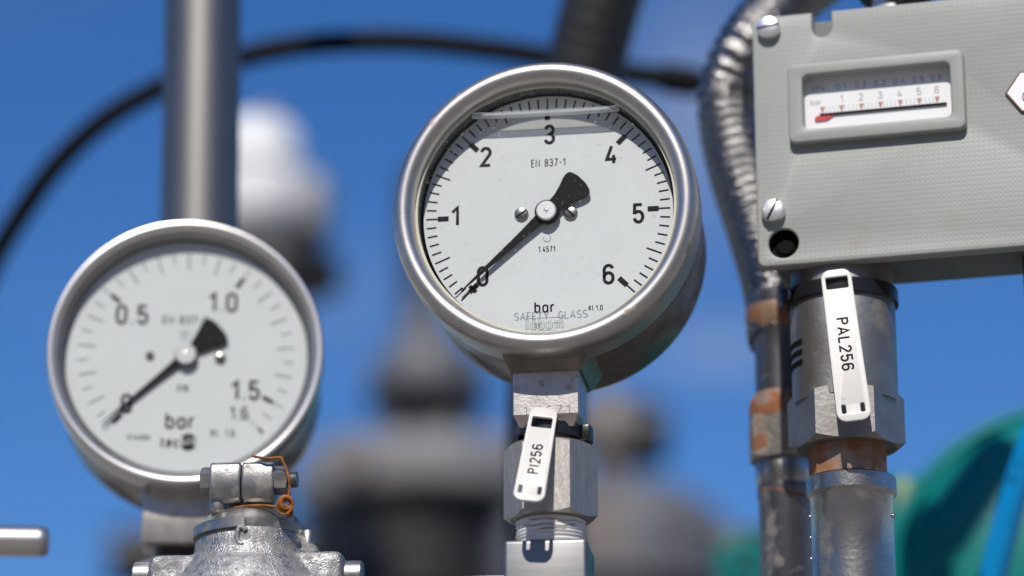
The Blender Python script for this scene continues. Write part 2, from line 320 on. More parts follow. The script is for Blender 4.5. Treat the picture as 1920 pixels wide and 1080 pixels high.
# ------------------------------------------------------------------ stroke lettering (narrow engineer's hand)
def st(x0, y0, x1, y1, r=None): r = min(x1 - x0, y1 - y0) / 2 if r is None else r; p = rrect(x0, y0, x1, y1, r); return p + [p[0]]
W5 = .5
GL = {
 '0': (W5, [st(0, 0, W5, 1)]), '1': (.3, [[(0, .74), (.3, 1), (.3, 0)]]),
 '2': (W5, [arc(.25, .74, .25, .26, 170, -25) + [(0, 0), (W5, 0)]]),
 '3': (W5, [arc(.25, .76, .23, .24, 165, -90) + arc(.25, .26, .25, .26, 90, -165)]),
 '4': (.52, [[(.28, 1), (0, .24), (.54, .24)], [(.4, .48), (.4, 0)]]),
 '5': (W5, [[(.46, 1), (.04, 1), (.02, .55)] + arc(.25, .31, .25, .31, 130, -165)]),
 '6': (W5, [st(0, 0, W5, .58), [(0, .29), (0, .72)] + arc(.25, .74, .25, .26, 180, 20)]),
 '7': (W5, [[(0, 1), (W5, 1), (.14, 0)]]), '8': (W5, [st(0, 0, W5, .53), st(.03, .53, W5 - .03, 1)]),
 '9': (W5, [st(0, .42, W5, 1), [(W5, .7), (W5, .28)] + arc(.25, .26, .25, .26, 0, -160)]),
 '.': (.06, [[(0, 0), (.08, 0)]]), ',': (.06, [[(.06, .04), (0, -.14)]]), '-': (.32, [[(0, .48), (.32, .48)]]), ' ': (.28, []),
 'E': (.42, [[(.42, 1), (0, 1), (0, 0), (.42, 0)], [(0, .52), (.36, .52)]]), 'N': (.62, [[(0, 0), (0, 1), (.62, 0), (.62, 1)]]),
 'b': (.46, [[(0, 1.05), (0, 0)], st(0, 0, .46, .72)]), 'a': (.46, [st(0, 0, .46, .72), [(.46, .72), (.46, 0)]]),
 'r': (.3, [[(0, .72), (0, 0)], [(0, .48)] + arc(.2, .46, .2, .26, 170, 60)]), 'K': (.5, [[(0, 1), (0, 0)], [(.48, 1), (.03, .45)], [(.16, .58), (.5, 0)]]),
 'l': (.1, [[(.03, 1.05), (.03, .1), (.12, 0)]]), 'S': (.55, [arc(.275, .75, .26, .25, 30, 270) + arc(.275, .25, .275, .25, 90, -150)]),
 'A': (.62, [[(0, 0), (.31, 1), (.62, 0)], [(.12, .32), (.5, .32)]]), 'F': (.46, [[(.46, 1), (0, 1), (0, 0)], [(0, .52), (.4, .52)]]),
 'T': (.58, [[(0, 1), (.58, 1)], [(.29, 1), (.29, 0)]]), 'Y': (.6, [[(0, 1), (.3, .45), (.6, 1)], [(.3, .45), (.3, 0)]]),
 'G': (.6, [arc(.3, .5, .3, .5, 45, 300) + [(.58, .12), (.58, .45), (.32, .45)]]), 'L': (.45, [[(0, 1), (0, 0), (.45, 0)]]),
 'P': (.5, [[(0, 0), (0, 1), (.28, 1)] + arc(.28, .76, .22, .24, 90, -90) + [(0, .52)]]), 'I': (.08, [[(.04, 1), (.04, 0)]]),
 'm': (.74, [[(0, 0), (0, .72)], [(0, .5)] + arc(.185, .5, .185, .22, 180, 0) + [(.37, 0)], [(.37, .5)] + arc(.555, .5, .185, .22, 180, 0) + [(.74, 0)]]),
 'o': (.5, [st(0, 0, .5, .72)]), 'C': (.5, [arc(.26, .5, .26, .5, 50, 310)]), 'B': (.5, [[(0, 0), (0, 1), (.26, 1)] + arc(.26, .76, .2, .24, 90, -90) + [(.03, .52), (.26, .52)] + arc(.26, .26, .24, .26, 90, -90) + [(0, 0)]]),
 'u': (.44, [[(0, .72), (0, .25)] + arc(.22, .22, .22, .22, 180, 360) + [(.44, .72)]]), 't': (.3, [[(.12, .95), (.12, .15), (.3, 0)], [(0, .7), (.3, .7)]]),
 'e': (.46, [[(.02, .36), (.46, .36)] + arc(.23, .36, .23, .36, 0, 310)]), 'c': (.42, [arc(.23, .36, .23, .36, 50, 310)]),
 'i': (.06, [[(.03, .7), (.03, 0)], [(.03, .98), (.03, .9)]]), 's': (.4, [arc(.2, .54, .19, .18, 30, 270) + arc(.2, .18, .2, .18, 90, -150)]),
 'M': (.6, [[(0, 0), (0, 1), (.3, .35), (.6, 1), (.6, 0)]]), 'R': (.5, [[(0, 0), (0, 1), (.28, 1)] + arc(.28, .76, .22, .24, 90, -90) + [(0, .52)], [(.25, .52), (.5, 0)]]),
}
def text_lines(s, h, t, sp=.2, xs=1.0):
    """polylines of a word, centred on 0,0; h = capital height, t = stroke as a share of h"""
    out = []; x = 0.0
    for ch in s:
        w, ls = GL[ch]
        for lp in ls: out.append([(x + px * xs, py) for px, py in lp])
        x += (w + sp + t) * xs
    wtot = x - (sp + t) * xs
    k = h * (1 - t)
    return [[((px - wtot / 2) * h, (py - .5) * k) for px, py in lp] for lp in out]
def ribbon(bm, line, t, f):
    """a flat stroke of width t along a 2-D line; f maps (u,v) to a point in space"""
    pts = [Vector(p).to_2d() for p in line]; q = [pts[0]]
    for p in pts[1:]:
        if (p - q[-1]).length > t * .02: q.append(p)
    pts = q
    if len(pts) < 2: return
    closed = len(pts) > 3 and (pts[0] - pts[-1]).length < t * .05
    if closed: pts.pop()
    n = len(pts); Lf = []; Rg = []
    for i, p in enumerate(pts):
        d0 = (p - pts[i - 1]).normalized() if (i > 0 or closed) else (pts[1] - p).normalized()
        d1 = (pts[(i + 1) % n] - p).normalized() if (i < n - 1 or closed) else d0
        m = d0 + d1
        m = m.normalized() if m.length > .05 else d0
        nr = Vector((-m.y, m.x)); k = 1 / max(.5, abs(nr.dot(Vector((-d0.y, d0.x)))))
        Lf.append(bm.verts.new(f(*(p + nr * t * .5 * k)))); Rg.append(bm.verts.new(f(*(p - nr * t * .5 * k))))
    for i in range(n if closed else n - 1):
        j = (i + 1) % n; bm.faces.new((Rg[i], Rg[j], Lf[j], Lf[i]))
def write(bm, s, h, t, f, sp=.2, xs=1.0):
    for lp in text_lines(s, h, t, sp, xs): ribbon(bm, lp, t * h, f)
def onplane(x, z, y, rot=0.0):
    c, s_ = math.cos(R(rot)), math.sin(R(rot))
    return lambda u, v: (x + u * c - v * s_, y, z + u * s_ + v * c)

# ------------------------------------------------------------------ ground
bm = bmesh.new()
ys = [-600, -60, -34, -30, -27, -24, -21, -18, -15, -12, -9, -7, -5, 0, 30, 600]; xs0 = [-600, -60, -40] + [i * 4 for i in range(-8, 9)] + [40, 60, 600]
def sky_block_bank(x, y): return 14.0 * max(0, min(1, (-y - 5) / 21.0)) * (1 if abs(x) <= 60 else 0) + (.5 * math.sin(x * .7 + y) if y < -9 and abs(x) < 50 else 0)  # unseen rise behind the camera, added to keep low sky off the steel
rings(bm, [[(x, y, sky_block_bank(x, y)) for x in xs0] for y in ys], False)
g = obj('ground', bm, M['ground']); g['kind'] = 'structure'

# ------------------------------------------------------------------ pressure gauges
def screw(parent, x, z, y, r, ang, name='screw', h=.001, mt=None):
    bm = bmesh.new(); lathe_y(bm, [(0.0001, y - h), (r * .72, y - h), (r * .93, y - h * .75), (r, y - h * .35), (r, y + .0002)], x, z, 32)
    o = obj(name, bm, mt or M['screw'], parent)
    bm = bmesh.new(); f = onplane(x, z, y - h - .00006, ang); ribbon(bm, [(-r * .86, 0), (r * .86, 0)], r * .26, f); obj('slot', bm, M['hole'], o)
    return o
def gauge(name, label, fr, sp):
    t = thing(name, label, 'pressure gauge', fr, 'round pressure gauges')
    bm = bmesh.new(); lathe_y(bm, sp['bezel'], loop=True); bz = obj('bezel', bm, sp['m_bezel'], t, 50)
    if 'inner' in sp:
        bm = bmesh.new(); lathe_y(bm, sp['inner']); obj('inner_ring', bm, M['rim_in'], bz, 50)
    bm = bmesh.new(); lathe_y(bm, sp['case'], cap1=True); obj('case', bm, sp['m_case'], t, 40)
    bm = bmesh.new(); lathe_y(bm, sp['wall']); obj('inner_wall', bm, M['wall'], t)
    bm = bmesh.new(); lathe_y(bm, sp['gasket'], loop=True); obj('gasket', bm, sp['m_gasket'], t)
    rd = sp['rdial']
    bm = bmesh.new(); lathe_y(bm, [(rd, 0.0), (rd, .0008)], cap0=True, cap1=True); dial = obj('dial', bm, M['dial'], t)
    bm = bmesh.new(); yi = -.00008
    for a, r0, r1, w in sp['ticks']:
        c, s = math.cos(R(a)), math.sin(R(a)); ribbon(bm, [(c * r0, s * r0), (c * r1, s * r1)], w, onplane(0, 0, yi))
    obj('scale_marking', bm, sp['m_tick'], dial)
    bm = bmesh.new()
    for a, r0, r1, w in sp['blocks']:
        c, s = math.cos(R(a)), math.sin(R(a)); ribbon(bm, [(c * r0, s * r0), (c * r1, s * r1)], w, onplane(0, 0, yi - .00004))
    for s, px, py, h, th, xs in sp['nums']:
        x, z = fr.L(px, py, yi); write(bm, s, h, th, onplane(x, z, yi), .2, xs * .80)
    for s, px, py, h, th, xs in sp['small']:
        x, z = fr.L(px, py, yi); write(bm, s, h, th, onplane(x, z, yi), .24, xs * .72)
    obj('lettering', bm, M['ink'], dial)
    for px, py, r, a in sp['screws']:
        x, z = fr.L(px, py, 0); screw(dial, x, z, 0, r, a)
    # needle
    na = R(sp['needle']); hy = -sp['hy']; c, s = math.cos(na), math.sin(na)
    def nf(u, v): return (u * c - v * s, hy, u * s + v * c)
    k = sp['nk']
    half = [(k * .0422, .00012), (k * .030, .00075), (k * .012, .0014), (k * .0040, .0020), (0, .0044), (-k * .0040, .0027), (-k * .0068, .0031), (-k * .0100, .0042), (-k * .0130, .0055), (-k * .0148, .0059), (-k * .0160, .0056), (-k * .0168, .0044), (-k * .0174, .0020)]
    if sp.get('tailk'): half = [(u, v * (sp['tailk'] if u < -.004 else .85)) for u, v in half]
    outl = half + [(u, -v) for u, v in reversed(half)]
    bm = bmesh.new(); a = [bm.verts.new(nf(u, v)) for u, v in outl]; bm.faces.new(a)
    ex = bmesh.ops.extrude_face_region(bm, geom=bm.faces[:]); bmesh.ops.translate(bm, verts=[v for v in ex['geom'] if isinstance(v, bmesh.types.BMVert)], vec=(0, -.0005, 0))
    nd = obj('needle', bm, M['needle'], t, 30)
    bm = bmesh.new(); lathe_y(bm, [(.0044, hy + .0008), (.0044, hy - .0012), (.0040, hy - .0016)], cap0=True, cap1=True, seg=48); obj('boss', bm, M['needle'], nd)
    bm = bmesh.new(); rh = sp['rhub']; lathe_y(bm, [(rh, hy - .0015), (rh, hy - .0022), (rh * .88, hy - .0027), (rh * .30, hy - .0027), (rh * .26, hy - .0024), (rh * .2, hy - .0024), (rh * .16, hy - .0028), (.0001, hy - .0030)], seg=48); obj('hub', bm, M['hub'], nd)
    bm = bmesh.new(); yg = sp['yglass']; lathe_y(bm, [(sp['rglass'], yg)], cap0=True); gl = obj('glass', bm, M['glass'], t)
    return t, dial, gl
# --- the sharp gauge in the middle
G = Fr(pt(1027, 401, 1.15), 8.5)
def mm(*a): return [(x / 1000, y / 1000) for x, y in a]
def ring_prof(r_in, y_in, r_mid, y_front, r_out, y_side, y_back, n=14):
    """rounded bezel section: inner lip, round front, outer side, back edge"""
    p = [(r_in, y_in)]; cr = (r_in + r_out) / 2; hw = (r_out - r_in) / 2
    for i in range(n + 1):
        a = math.pi - math.pi * i / n; p.append((cr + hw * math.cos(a), y_side - (y_side - y_front) * math.sin(a)))
    return p + [(r_out, y_back - .4), (r_out - .4, y_back), (r_in + 1.0, y_back)]
ticks = []; blocks = []
for i in range(61):
    a = 225 - 270 * i / 60; ro = .0444; 
    if i % 10 == 0: ticks.append((a, .0400, ro, .0006)); blocks.append((a, .0362, .0402, .0019))
    elif i % 5 == 0: ticks.append((a, .0386, ro, .0006))
    else: ticks.append((a, .0408, ro, .0006))
ticks.append((225.0 - 3.0, .0400, .0452, .0004)); blocks.append((225.0, .0378, .0392, .0034))
NH = .0078
spec = dict(bezel=mm(*ring_prof(47.3, -7.2, 51, -12.4, 55.2, -7.6, 6.0)), m_bezel=M['bezel'], m_case=M['case'],
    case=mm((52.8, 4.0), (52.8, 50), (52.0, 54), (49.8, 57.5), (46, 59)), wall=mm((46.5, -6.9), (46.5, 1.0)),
    gasket=mm((46.4, -7.1), (47.8, -7.1), (47.8, -5.7), (46.4, -5.7)), m_gasket=M['gasket'], rdial=.0454, ticks=ticks, blocks=blocks, m_tick=M['ink'],
    nums=[('0', 905, 518, NH, .15, 1), ('1', 853, 406, NH, .15, 1), ('2', 911, 294, NH, .15, 1), ('3', 1030, 252, NH, .15, 1.0), ('4', 1146, 290, NH, .15, 1), ('5', 1197, 400, NH, .15, 1), ('6', 1141, 514, NH, .15, 1), ('bar', 1021, 576, .0042, .15, 1.05)],
    small=[('EN 837-1', 1028, 305, .0030, .115, .95), ('1.4571', 1025, 467, .0022, .14, .9), ('Kl.1,0', 1117, 577, .0020, .15, .95)],
    screws=[(978, 402, .0026, 38), (1070, 400, .0026, -48)], needle=222.3, hy=.0016, nk=1.0, rhub=.0037, yglass=-.0062, rglass=.0466)
gm, dial, gl = gauge('pressure_gauge', 'sharp large steel gauge reading 0 to 6 bar with a safety glass window', G, spec)
bm = bmesh.new(); x, z = G.L(1026, 447, 0); ribbon(bm, arc(x, z, .0013, .0013, -200, 60, 20), .00014, lambda u, v: (u, -.00008, v)); obj('ring_symbol', bm, M['ink'], dial)
# maker's word in outlined letters inside a frame
x, z = G.L(1021, 608, 0)
bm = bmesh.new(); write(bm, 'labom', .0042, .20, onplane(x, z + .0001, -.00008), .18, .80)
ribbon(bm, [(-.0066, -.0024), (.0066, -.0024), (.0066, .0024), (-.0066, .0024), (-.0066, -.0024)], .00016, onplane(x, z, -.00008)); lo = obj('logo', bm, M['ink_grey'], dial)
bm = bmesh.new()
for lp in text_lines('labom', .0042, .20, .18, .80): ribbon(bm, lp, .0042 * .20 - .00034, onplane(x, z + .0001, -.00013))
obj('logo_fill', bm, M['dial'], lo)
# words printed on the pane, on a slight arc
bm = bmesh.new(); x, z = G.L(1033, 592, spec['yglass']); rr = .6
lines = text_lines('SAFETY  GLASS', .0031, .14, .12, .87)
def arcf(u, v): a = u / rr; return (x + (rr - v) * math.sin(a), spec['yglass'] - .0001, z + rr - (rr - v) * math.cos(a))
for lp in lines: ribbon(bm, lp, .00046, arcf)
obj('lettering', bm, M['ink_grey'], gl)
# liquid filling: its level seen from below
zl = G.z(207, -.0068, 1030); hc = math.sqrt(.0462 ** 2 - zl ** 2); bm = bmesh.new()
nn = 24; fr_, bk_ = [], []
for i in range(nn + 1):
    u = -1 + 2 * i / nn; e = .0006 * max(0, (abs(u) - .9) / .1) ** 2
    fr_.append((hc * u, -.0069, zl + e)); bk_.append((hc * u, -.0002, zl + e))
rings(bm, [[(px, y + 0, z0 + (.0005 if k in (0,) else 0)) for (px, y, z0) in ([(a[0], a[1] + (b[1] - a[1]) * k / 6, a[2]) for a, b in zip(fr_, bk_)])] for k in range(7)], False)
obj('liquid_surface', bm, M['liquid'], gm)
bm = bmesh.new(); mp_ = []
for i in range(41):
    u = -1 + 2 * i / 40; mp_.append((hc * .985 * u, -.0050, zl - .0004 + .0004 * abs(u) ** 6))
sweep(bm, mp_, 0, prof=[(.0009 * math.cos(R(a)), .0011 * math.sin(R(a))) for a in range(0, 360, 30)], up0=Vector((0, 0, 1)))
obj('meniscus_shine', bm, M['meniscus_shine'], gm)  # white bar painted for the bright reflections along the liquid line
# socket with saddle
YS = .0135; XS = -.0012
zt = -.0515; zb = G.z(797, YS - .0118, 1030)
bm = bmesh.new()
def frust(bm, x0, x1, y0, y1, z0, X0, X1, Y0, Y1, z1):
    rings(bm, [[(x0, y0, z0), (x1, y0, z0), (x1, y1, z0), (x0, y1, z0)], [(X0, Y0, z1), (X1, Y0, z1), (X1, Y1, z1), (X0, Y1, z1)]], True, True, True)
frust(bm, XS - .0165, XS + .0165, YS - .0160, YS + .026, -.0500, XS - .0125, XS + .0125, YS - .0125, YS + .017, -.0590)
bmesh.ops.bevel(bm, geom=bm.edges[:], offset=.0006, segments=2, affect='EDGES')
obj('saddle', bm, M['case'], gm)
bm = bmesh.new(); rs = []
for zz, k in ((-.0585, 1.0), (zb + .0042, 1.0), (zb, .82)):
    rs.append([(XS + u * .0118 * k, YS + v * .0118 * k, zz) for u, v in ((-1, -.97), (-.97, -1), (.97, -1), (1, -.97), (1, .97), (.97, 1), (-.97, 1), (-1, .97))])
rings(bm, rs, True, True, True); sk = obj('socket', bm, M['socket'], gm, 20)
bm = bmesh.new(); xs_, zs_ = G.L(1025, 768, YS - .0118); write(bm, '1.4571', .0030, .10, onplane(xs_, zs_, YS - .0118 - .00006), .5, 1.05); obj('stamped_number', bm, M['ink_grey'], sk)
zn1 = G.z(818, YS - .0150, 1030); zn0 = G.z(958, YS - .0150, 1030)
bm = bmesh.new(); lathe_z(bm, [(.0088, zb + .001), (.0088, zn1 - .001)], XS, YS, 48); obj('neck', bm, M['socket'], gm)

# --- union nut, taped nipple and valve block under it
A = Fr(G.w(XS, YS, 0), 7.0)
bm = bmesh.new(); hexa(bm, .0168, zn0, zn1, R(-90), n=72)
n_ = obj('union_nut', bm, M['nut'], None, 20); n_.location = A.o; n_.rotation_euler.z = -R(A.yaw); tag(n_, 'grey steel hexagon union nut right under the sharp gauge', 'nut')
zk = A.z(1012, -.0120, 1030)
nip = thing('threaded_nipple', 'short threaded nipple wrapped in white sealing tape below the hexagon nut', 'pipe fitting', A)
bm = bmesh.new(); prof = [(.0098, zn0 + .002)]; nt = 44; zt0 = zn0 - .0005
for i in range(nt + 1):
    zz = zt0 + (zk - zt0) * i / nt; prof.append((.0121 + .00028 * math.sin(i * 2 * math.pi / 7.3) + .0002 * math.sin(i * 1.1), zz))
vs = lathe_z(bm, prof, seg=64)
for v in bm.verts:
    a = math.atan2(v.co.y, v.co.x); v.co.z += .0006 * math.sin(a + .6) if zk + .001 < v.co.z < zt0 - .0004 else 0
obj('sealing_tape', bm, M['ptfe'], nip, 60)
bm = bmesh.new()
for q in range(3):
    z0_ = zt0 - .0012 - q * .0017
    pth = [( .01232 * math.cos(R(a)), .01232 * math.sin(R(a)), z0_ + .0007 * math.sin(R(a * 1.7 + 50 * q)) + .0003 * math.sin(R(a * 7))) for a in range(-160 + 25 * q, -20 - 18 * q, 4)]
    sweep(bm, pth, .00013, 6)
obj('tape_edge', bm, M['rustnip'], nip)
vb = thing('valve_block', 'bright machined steel valve block at the bottom edge below the taped nipple', 'valve', A)
zb0 = zk - .045
bm = bmesh.new(); box(bm, -.0152, .0142, -.0135, .0135, zb0, zk, .0014, 3)
box(bm, -.040, -.0145, -.0100, .0115, zk - .034, A.z(1076, -.010, 1000), .0012, 2)
obj('body', bm, M['block'], vb, 30)
bm = bmesh.new(); lathe_z(bm, [(.0107, zb0 + .001), (.0107, -A.o.z + .002)], seg=48); obj('riser_pipe', bm, M['fitting'], vb)

# ------------------------------------------------------------------ tags and cable ties
def tie(name, label, fr, rad, z, head_deg, wid=.0046, tilt=0.0, group='black cable ties'):
    t = thing(name, label, 'cable tie', fr, group)
    bm = bmesh.new(); path = [(rad * math.cos(2 * math.pi * i / 64), rad * math.sin(2 * math.pi * i / 64), z + tilt * math.cos(2 * math.pi * i / 64)) for i in range(64)]
    w2, t2 = wid / 2, .0007
    sweep(bm, path, 0, prof=[(-w2, -t2), (-w2 * .9, t2), (w2 * .9, t2), (w2, -t2)] if False else [(w2, t2), (w2, -t2), (-w2, -t2), (-w2, t2)], closed=True, up0=Vector((0, 0, 1)))
    obj('strap', bm, M['tie'], t, 40)
    a = R(head_deg); c, s = math.cos(a), math.sin(a); hx, hy_ = rad * c, rad * s
    bm = bmesh.new(); box(bm, -.0032, .0034, -.0033, .0020, z - .0031, z + .0031, .0008, 2)
    zz = tilt * c
    for v in bm.verts: x0, y0 = v.co.x, v.co.y; v.co.x = hx + x0 * -s * -1 * 1.0 if False else hx + (-s * x0 + c * -y0); v.co.y = hy_ + (c * x0 + s * -y0); v.co.z += zz
    hd = obj('head', bm, M['tie'], t, 40)
    bm = bmesh.new(); box(bm, .003, .0075, -.0016, -.0004, z - .0022, z + .0022, .0004, 2)
    for v in bm.verts: x0, y0 = v.co.x, v.co.y; v.co.x = hx + (-s * x0 + c * -y0); v.co.y = hy_ + (c * x0 + s * -y0); v.co.z += zz
    obj('tail', bm, M['tie'], t, 40)
    return t
def name_tag(label, top, bot, nrm, wid, word, flip, hh, at, slots, so_=.0030):
    """white marker strip hung by its top slot; top/bot are world points on its front face"""
    v = (top - bot); L = v.length; v.normalize(); n = (nrm - v * nrm.dot(v)).normalized(); u = v.cross(n) * -1; u = n.cross(v) * -1
    u = v.cross(-n); 
    if u.x < 0: u = -u
    b = -n                         # local y = away from the camera
    m = Matrix(((u.x, b.x, v.x), (u.y, b.y, v.y), (u.z, b.z, v.z)))
    h = wid / 2
    outer = rrect(-h, -L, h, 0, wid * .30, 8)
    # top third is a little narrower: a shoulder as on a real strip
    outer = [(x * (.90 if z > -L * .30 else 1), z) for x, z in outer]
    loops = [outer, list(reversed(rrect(-h * .66, -(so_ + .0048), h * .66, -so_, .0005, 2)))]
    for sx in slots: loops.append(list(reversed(rrect(sx * h - wid * .065, -L + .0030, sx * h + wid * .065, -L + .0066, wid * .05, 3))))
    bm = plate('name_tag', loops, .0011, .00022); o = obj('name_tag', bm, M['tag'], None, 30)
    o.location = top; o.rotation_euler = m.to_euler(); tag(o, label, 'name tag', 'white name tags')
    bm = bmesh.new(); write(bm, word, hh, .16, onplane(0, -L * at, -.00006, 90 if not flip else -90), .16, .95); obj('lettering', bm, M['ink'], o)
    return o
ztie = G.z(797, YS - .0122, 1030)
tie('cable_tie', 'black cable tie round the neck below the sharp gauge', A, .0119, ztie, -8, tilt=-.0010)
T = A.w(*A.P(1021, 764, -.0128)); B = A.w(*A.P(990, 938, -.0305))
name_tag('white plastic tag lettered PI256 hanging over the hexagon nut', T, B, Vector((-.12, -1, -.45)), .0109, 'PI256', False, .0040, .56, (-.62, .62), .0044)

# ------------------------------------------------------------------ grey pressure switch
BX = Fr(pt(1421, 502, 1.165), 14.5)
sw = thing('pressure_switch', 'grey dimpled pressure switch box with a red marked scale window', 'pressure switch', BX)
def bl(px, py, y=0.0): return BX.L(px, py, y)
ztop = bl(1425, 33)[1]; WX = .150
outline = [(0, .0)]
def cover_outline():
    r = .0030; p = arc(WX - r, ztop - r, r, r, 0, 90, 5)
    nx, nz = bl(1541, 52); nw = .0036
    p += [(nx + nw, ztop)] + [(nx + nw, nz + nw * .2)] + arc(nx, nz, nw, nw, 0, -180, 8) + [(nx - nw, ztop)]
    p += arc(r, ztop - r, r, r, 90, 180, 5) + arc(r, r, r, r, 180, 270, 5) + arc(WX - r, r, r, r, 270, 360, 5)
    return p
hx_, hz_ = bl(1469, 456); hr = .0055
win_o = [bl(1479, 124), bl(1811, 101), bl(1813, 250), bl(1481, 272)]
wx0, wx1 = bl(1480, 200)[0], bl(1812, 200)[0]; wz1 = bl(1645, 112)[1]; wz0 = bl(1645, 261)[1]
ix0, ix1 = bl(1508, 190)[0], bl(1785, 190)[0]; iz1 = bl(1645, 135)[1]; iz0 = bl(1645, 236)[1]
bm = plate('front_cover', [cover_outline(), list(reversed(arc(hx_, hz_, hr, hr, 0, 354, 35))), list(reversed(rrect(ix0 - .001, iz0 - .001, ix1 + .001, iz1 + .001, .003)))], .0060, .0009)
cv = obj('front_cover', bm, M['cover'], sw, 30)
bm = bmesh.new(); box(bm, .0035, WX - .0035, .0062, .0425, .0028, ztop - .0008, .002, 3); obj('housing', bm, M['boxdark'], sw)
bm = plate('window_frame', [rrect(wx0, wz0, wx1, wz1, .0028), list(reversed(rrect(ix0, iz0, ix1, iz1, .0022)))], .0042, .0009)
for v in bm.verts: v.co.y -= .0036
obj('window_frame', bm, M['coverplain'], sw, 30)
sx0, sx1 = ix0 + .0001, ix1 - .0001
bm = bmesh.new(); box(bm, ix0 - .002, ix1 + .002, .0022, .0032, iz0 - .002, iz1 + .004); dp = obj('scale_plate', bm, M['plate'], sw)
yp = .0022 - .0001
bm = bmesh.new(); bml = bmesh.new(); bmr = bmesh.new(); W_ = ix1 - ix0
z_line = bl(1650, 207, yp)[1]; xz = [bl(p, 200, yp)[0] for p in (1542, 1578, 1615, 1651, 1688, 1724, 1758)]
zn = bl(1650, 178, yp)[1]
for i, s in enumerate(('1', '2', '3', '4', '5', '6')):
    write(bm, s, .0030, .13, onplane(xz[i + 1], zn, yp), .2, .9)
write(bm, 'bar', .0022, .15, onplane(bl(1530, 190, yp)[0], zn - .0006, yp), .2, .9)
zm = bl(1650, 155, yp)[1]
write(bm, 'MPa', .0022, .15, onplane(bl(1534, 160, yp)[0], zm, yp), .2, .9)
for i in range(1, 7): write(bm, '0.%d' % i, .0024, .14, onplane(xz[i], zm, yp), .2, .9)
write(bm, '15 bar 6.6', .0016, .15, onplane(bl(1590, 232, yp)[0], iz0 + .0006, yp), .2, .9)
obj('lettering', bm, M['ink_light'], dp)
bm = bmesh.new()
for i in range(0, 61):
    x = xz[0] + (xz[6] - xz[0]) * i / 60
    if i % 10 and i % 2 == 0: ribbon(bm, [(x, z_line + .0008), (x, z_line + .0034)], .0002, lambda u, v: (u, yp, v))
obj('fine_marking', bm, M['ink_light'], dp)
bm = bmesh.new()
for x in xz:
    vs = [bm.verts.new(q) for q in ((x - .0009, yp - .00004, z_line + .0034), (x + .0009, yp - .00004, z_line + .0034), (x, yp - .00004, z_line + .0008))]; bm.faces.new(vs)
obj('red_marking', bm, M['redink'], dp, 30, False)
xa, xb = bl(1527, 207, yp)[0], bl(1776, 207, yp)[0]
bm = bmesh.new(); box(bm, xa + .002, xb, yp - .0007, yp - .0002, z_line - .0002, z_line + .0006); obj('slot', bm, M['hole'], dp)
bm = bmesh.new(); vs = [(xa, z_line - .0016), (xa + .0006, z_line - .0002), (xa + .0075, z_line - .0002), (xa + .0048, z_line - .0020), (xa + .0008, z_line - .0022)]
a = [bm.verts.new((u, yp - .0005, v)) for u, v in vs]; bm.faces.new(a); ex = bmesh.ops.extrude_face_region(bm, geom=bm.faces[:]); bmesh.ops.translate(bm, verts=[v for v in ex['geom'] if isinstance(v, bmesh.types.BMVert)], vec=(0, .0004, 0)); obj('pointer', bm, M['red'], sw)
bm = bmesh.new(); rings(bm, [[(ix0 - .0005, .0006, iz0 - .0005), (ix1 + .0005, .0006, iz0 - .0005)], [(ix0 - .0005, .0006, iz1 + .0005), (ix1 + .0005, .0006, iz1 + .0005)]], False); obj('window_glass', bm, M['glass_clean'], sw)
bm = bmesh.new(); lathe_y(bm, [(hr, .001), (hr * .97, .0045), (hr * .7, .0045), (hr * .5, .0036), (.0001, .0036)], hx_, hz_, 40); obj('plug', bm, M['hole'], sw)
for (px, py, an) in ((1442, 55, 8), (1451, 398, 62)):
    x, z = bl(px, py); bm = bmesh.new(); r = .0044
    lathe_y(bm, [(.0001, -.0034), (r * .8, -.0034), (r * .95, -.0030), (r, -.0022), (r, .0002)], x, z, 40); s = obj('cover_screw', bm, M['hub'], sw)
    bm = bmesh.new(); ribbon(bm, [(-r * .95, 0), (r * .95, 0)], r * .2, onplane(x, z, -.00346, an)); obj('slot', bm, M['hole'], s)
# hexagon badge, cut by the picture's edge
bx_, bz_ = bl(1946, 171); hr_ = .0118
hexpts = lambda r: [(bx_ + r * math.cos(R(a)), bz_ + r * .78 * math.sin(R(a))) for a in (0, 58, 122, 180, 238, 302)]
bm = plate('badge', [hexpts(hr_)], .0010, .0002)
for v in bm.verts: v.co.y -= .0010
bd = obj('badge', bm, M['brown'], sw)
bm = bmesh.new(); a = [bm.verts.new((u, -.00106, v)) for u, v in hexpts(hr_ * .93)]; bm.faces.new(a); obj('badge_face', bm, M['plate'], bd, 30, False)
bm = bmesh.new(); f = onplane(bx_ - .0012, bz_, -.00116)
ribbon(bm, arc(0, .0022, .0034, .0030, 170, 20, 14), .00045, f); ribbon(bm, st(-.0042, -.0046, .0036, .0002, .0022), .00045, f); ribbon(bm, [(.0034, .003), (.0036, -.0046)], .00045, f); obj('badge_letter', bm, M['brown'], bd, 30, False)
# sensing element under the box: round body, vents, hexagon
CY = .0215
cxp = bl(1581, 620, CY)[0]
zc1 = .0026; zc0 = bl(1581, 733, CY - .0195)[1]; zh0 = bl(1581, 817, CY - .0195)[1]
bm = bmesh.new(); lathe_z(bm, [(.0192, zc0), (.0193, zc0 + .02), (.0193, zc1 - .010), (.0188, zc1 - .0085), (.0188, zc1)], cxp, CY, 96); sh = obj('sensor_housing', bm, M['alu'], sw, 40)
bm = bmesh.new()
for k in range(3):
    zc = bl(1500, 637 + 19 * k, CY - .016)[1]
    pth = [(cxp + .01935 * math.cos(R(a)), CY + .01935 * math.sin(R(a)), zc) for a in range(-172, -131, 3)]
    sweep(bm, pth, 0, prof=[(.0009, .0003), (.0009, -.0003), (-.0009, -.0003), (-.0009, .0003)], up0=Vector((0, 0, 1)))
obj('vent_slots', bm, M['hole'], sh)
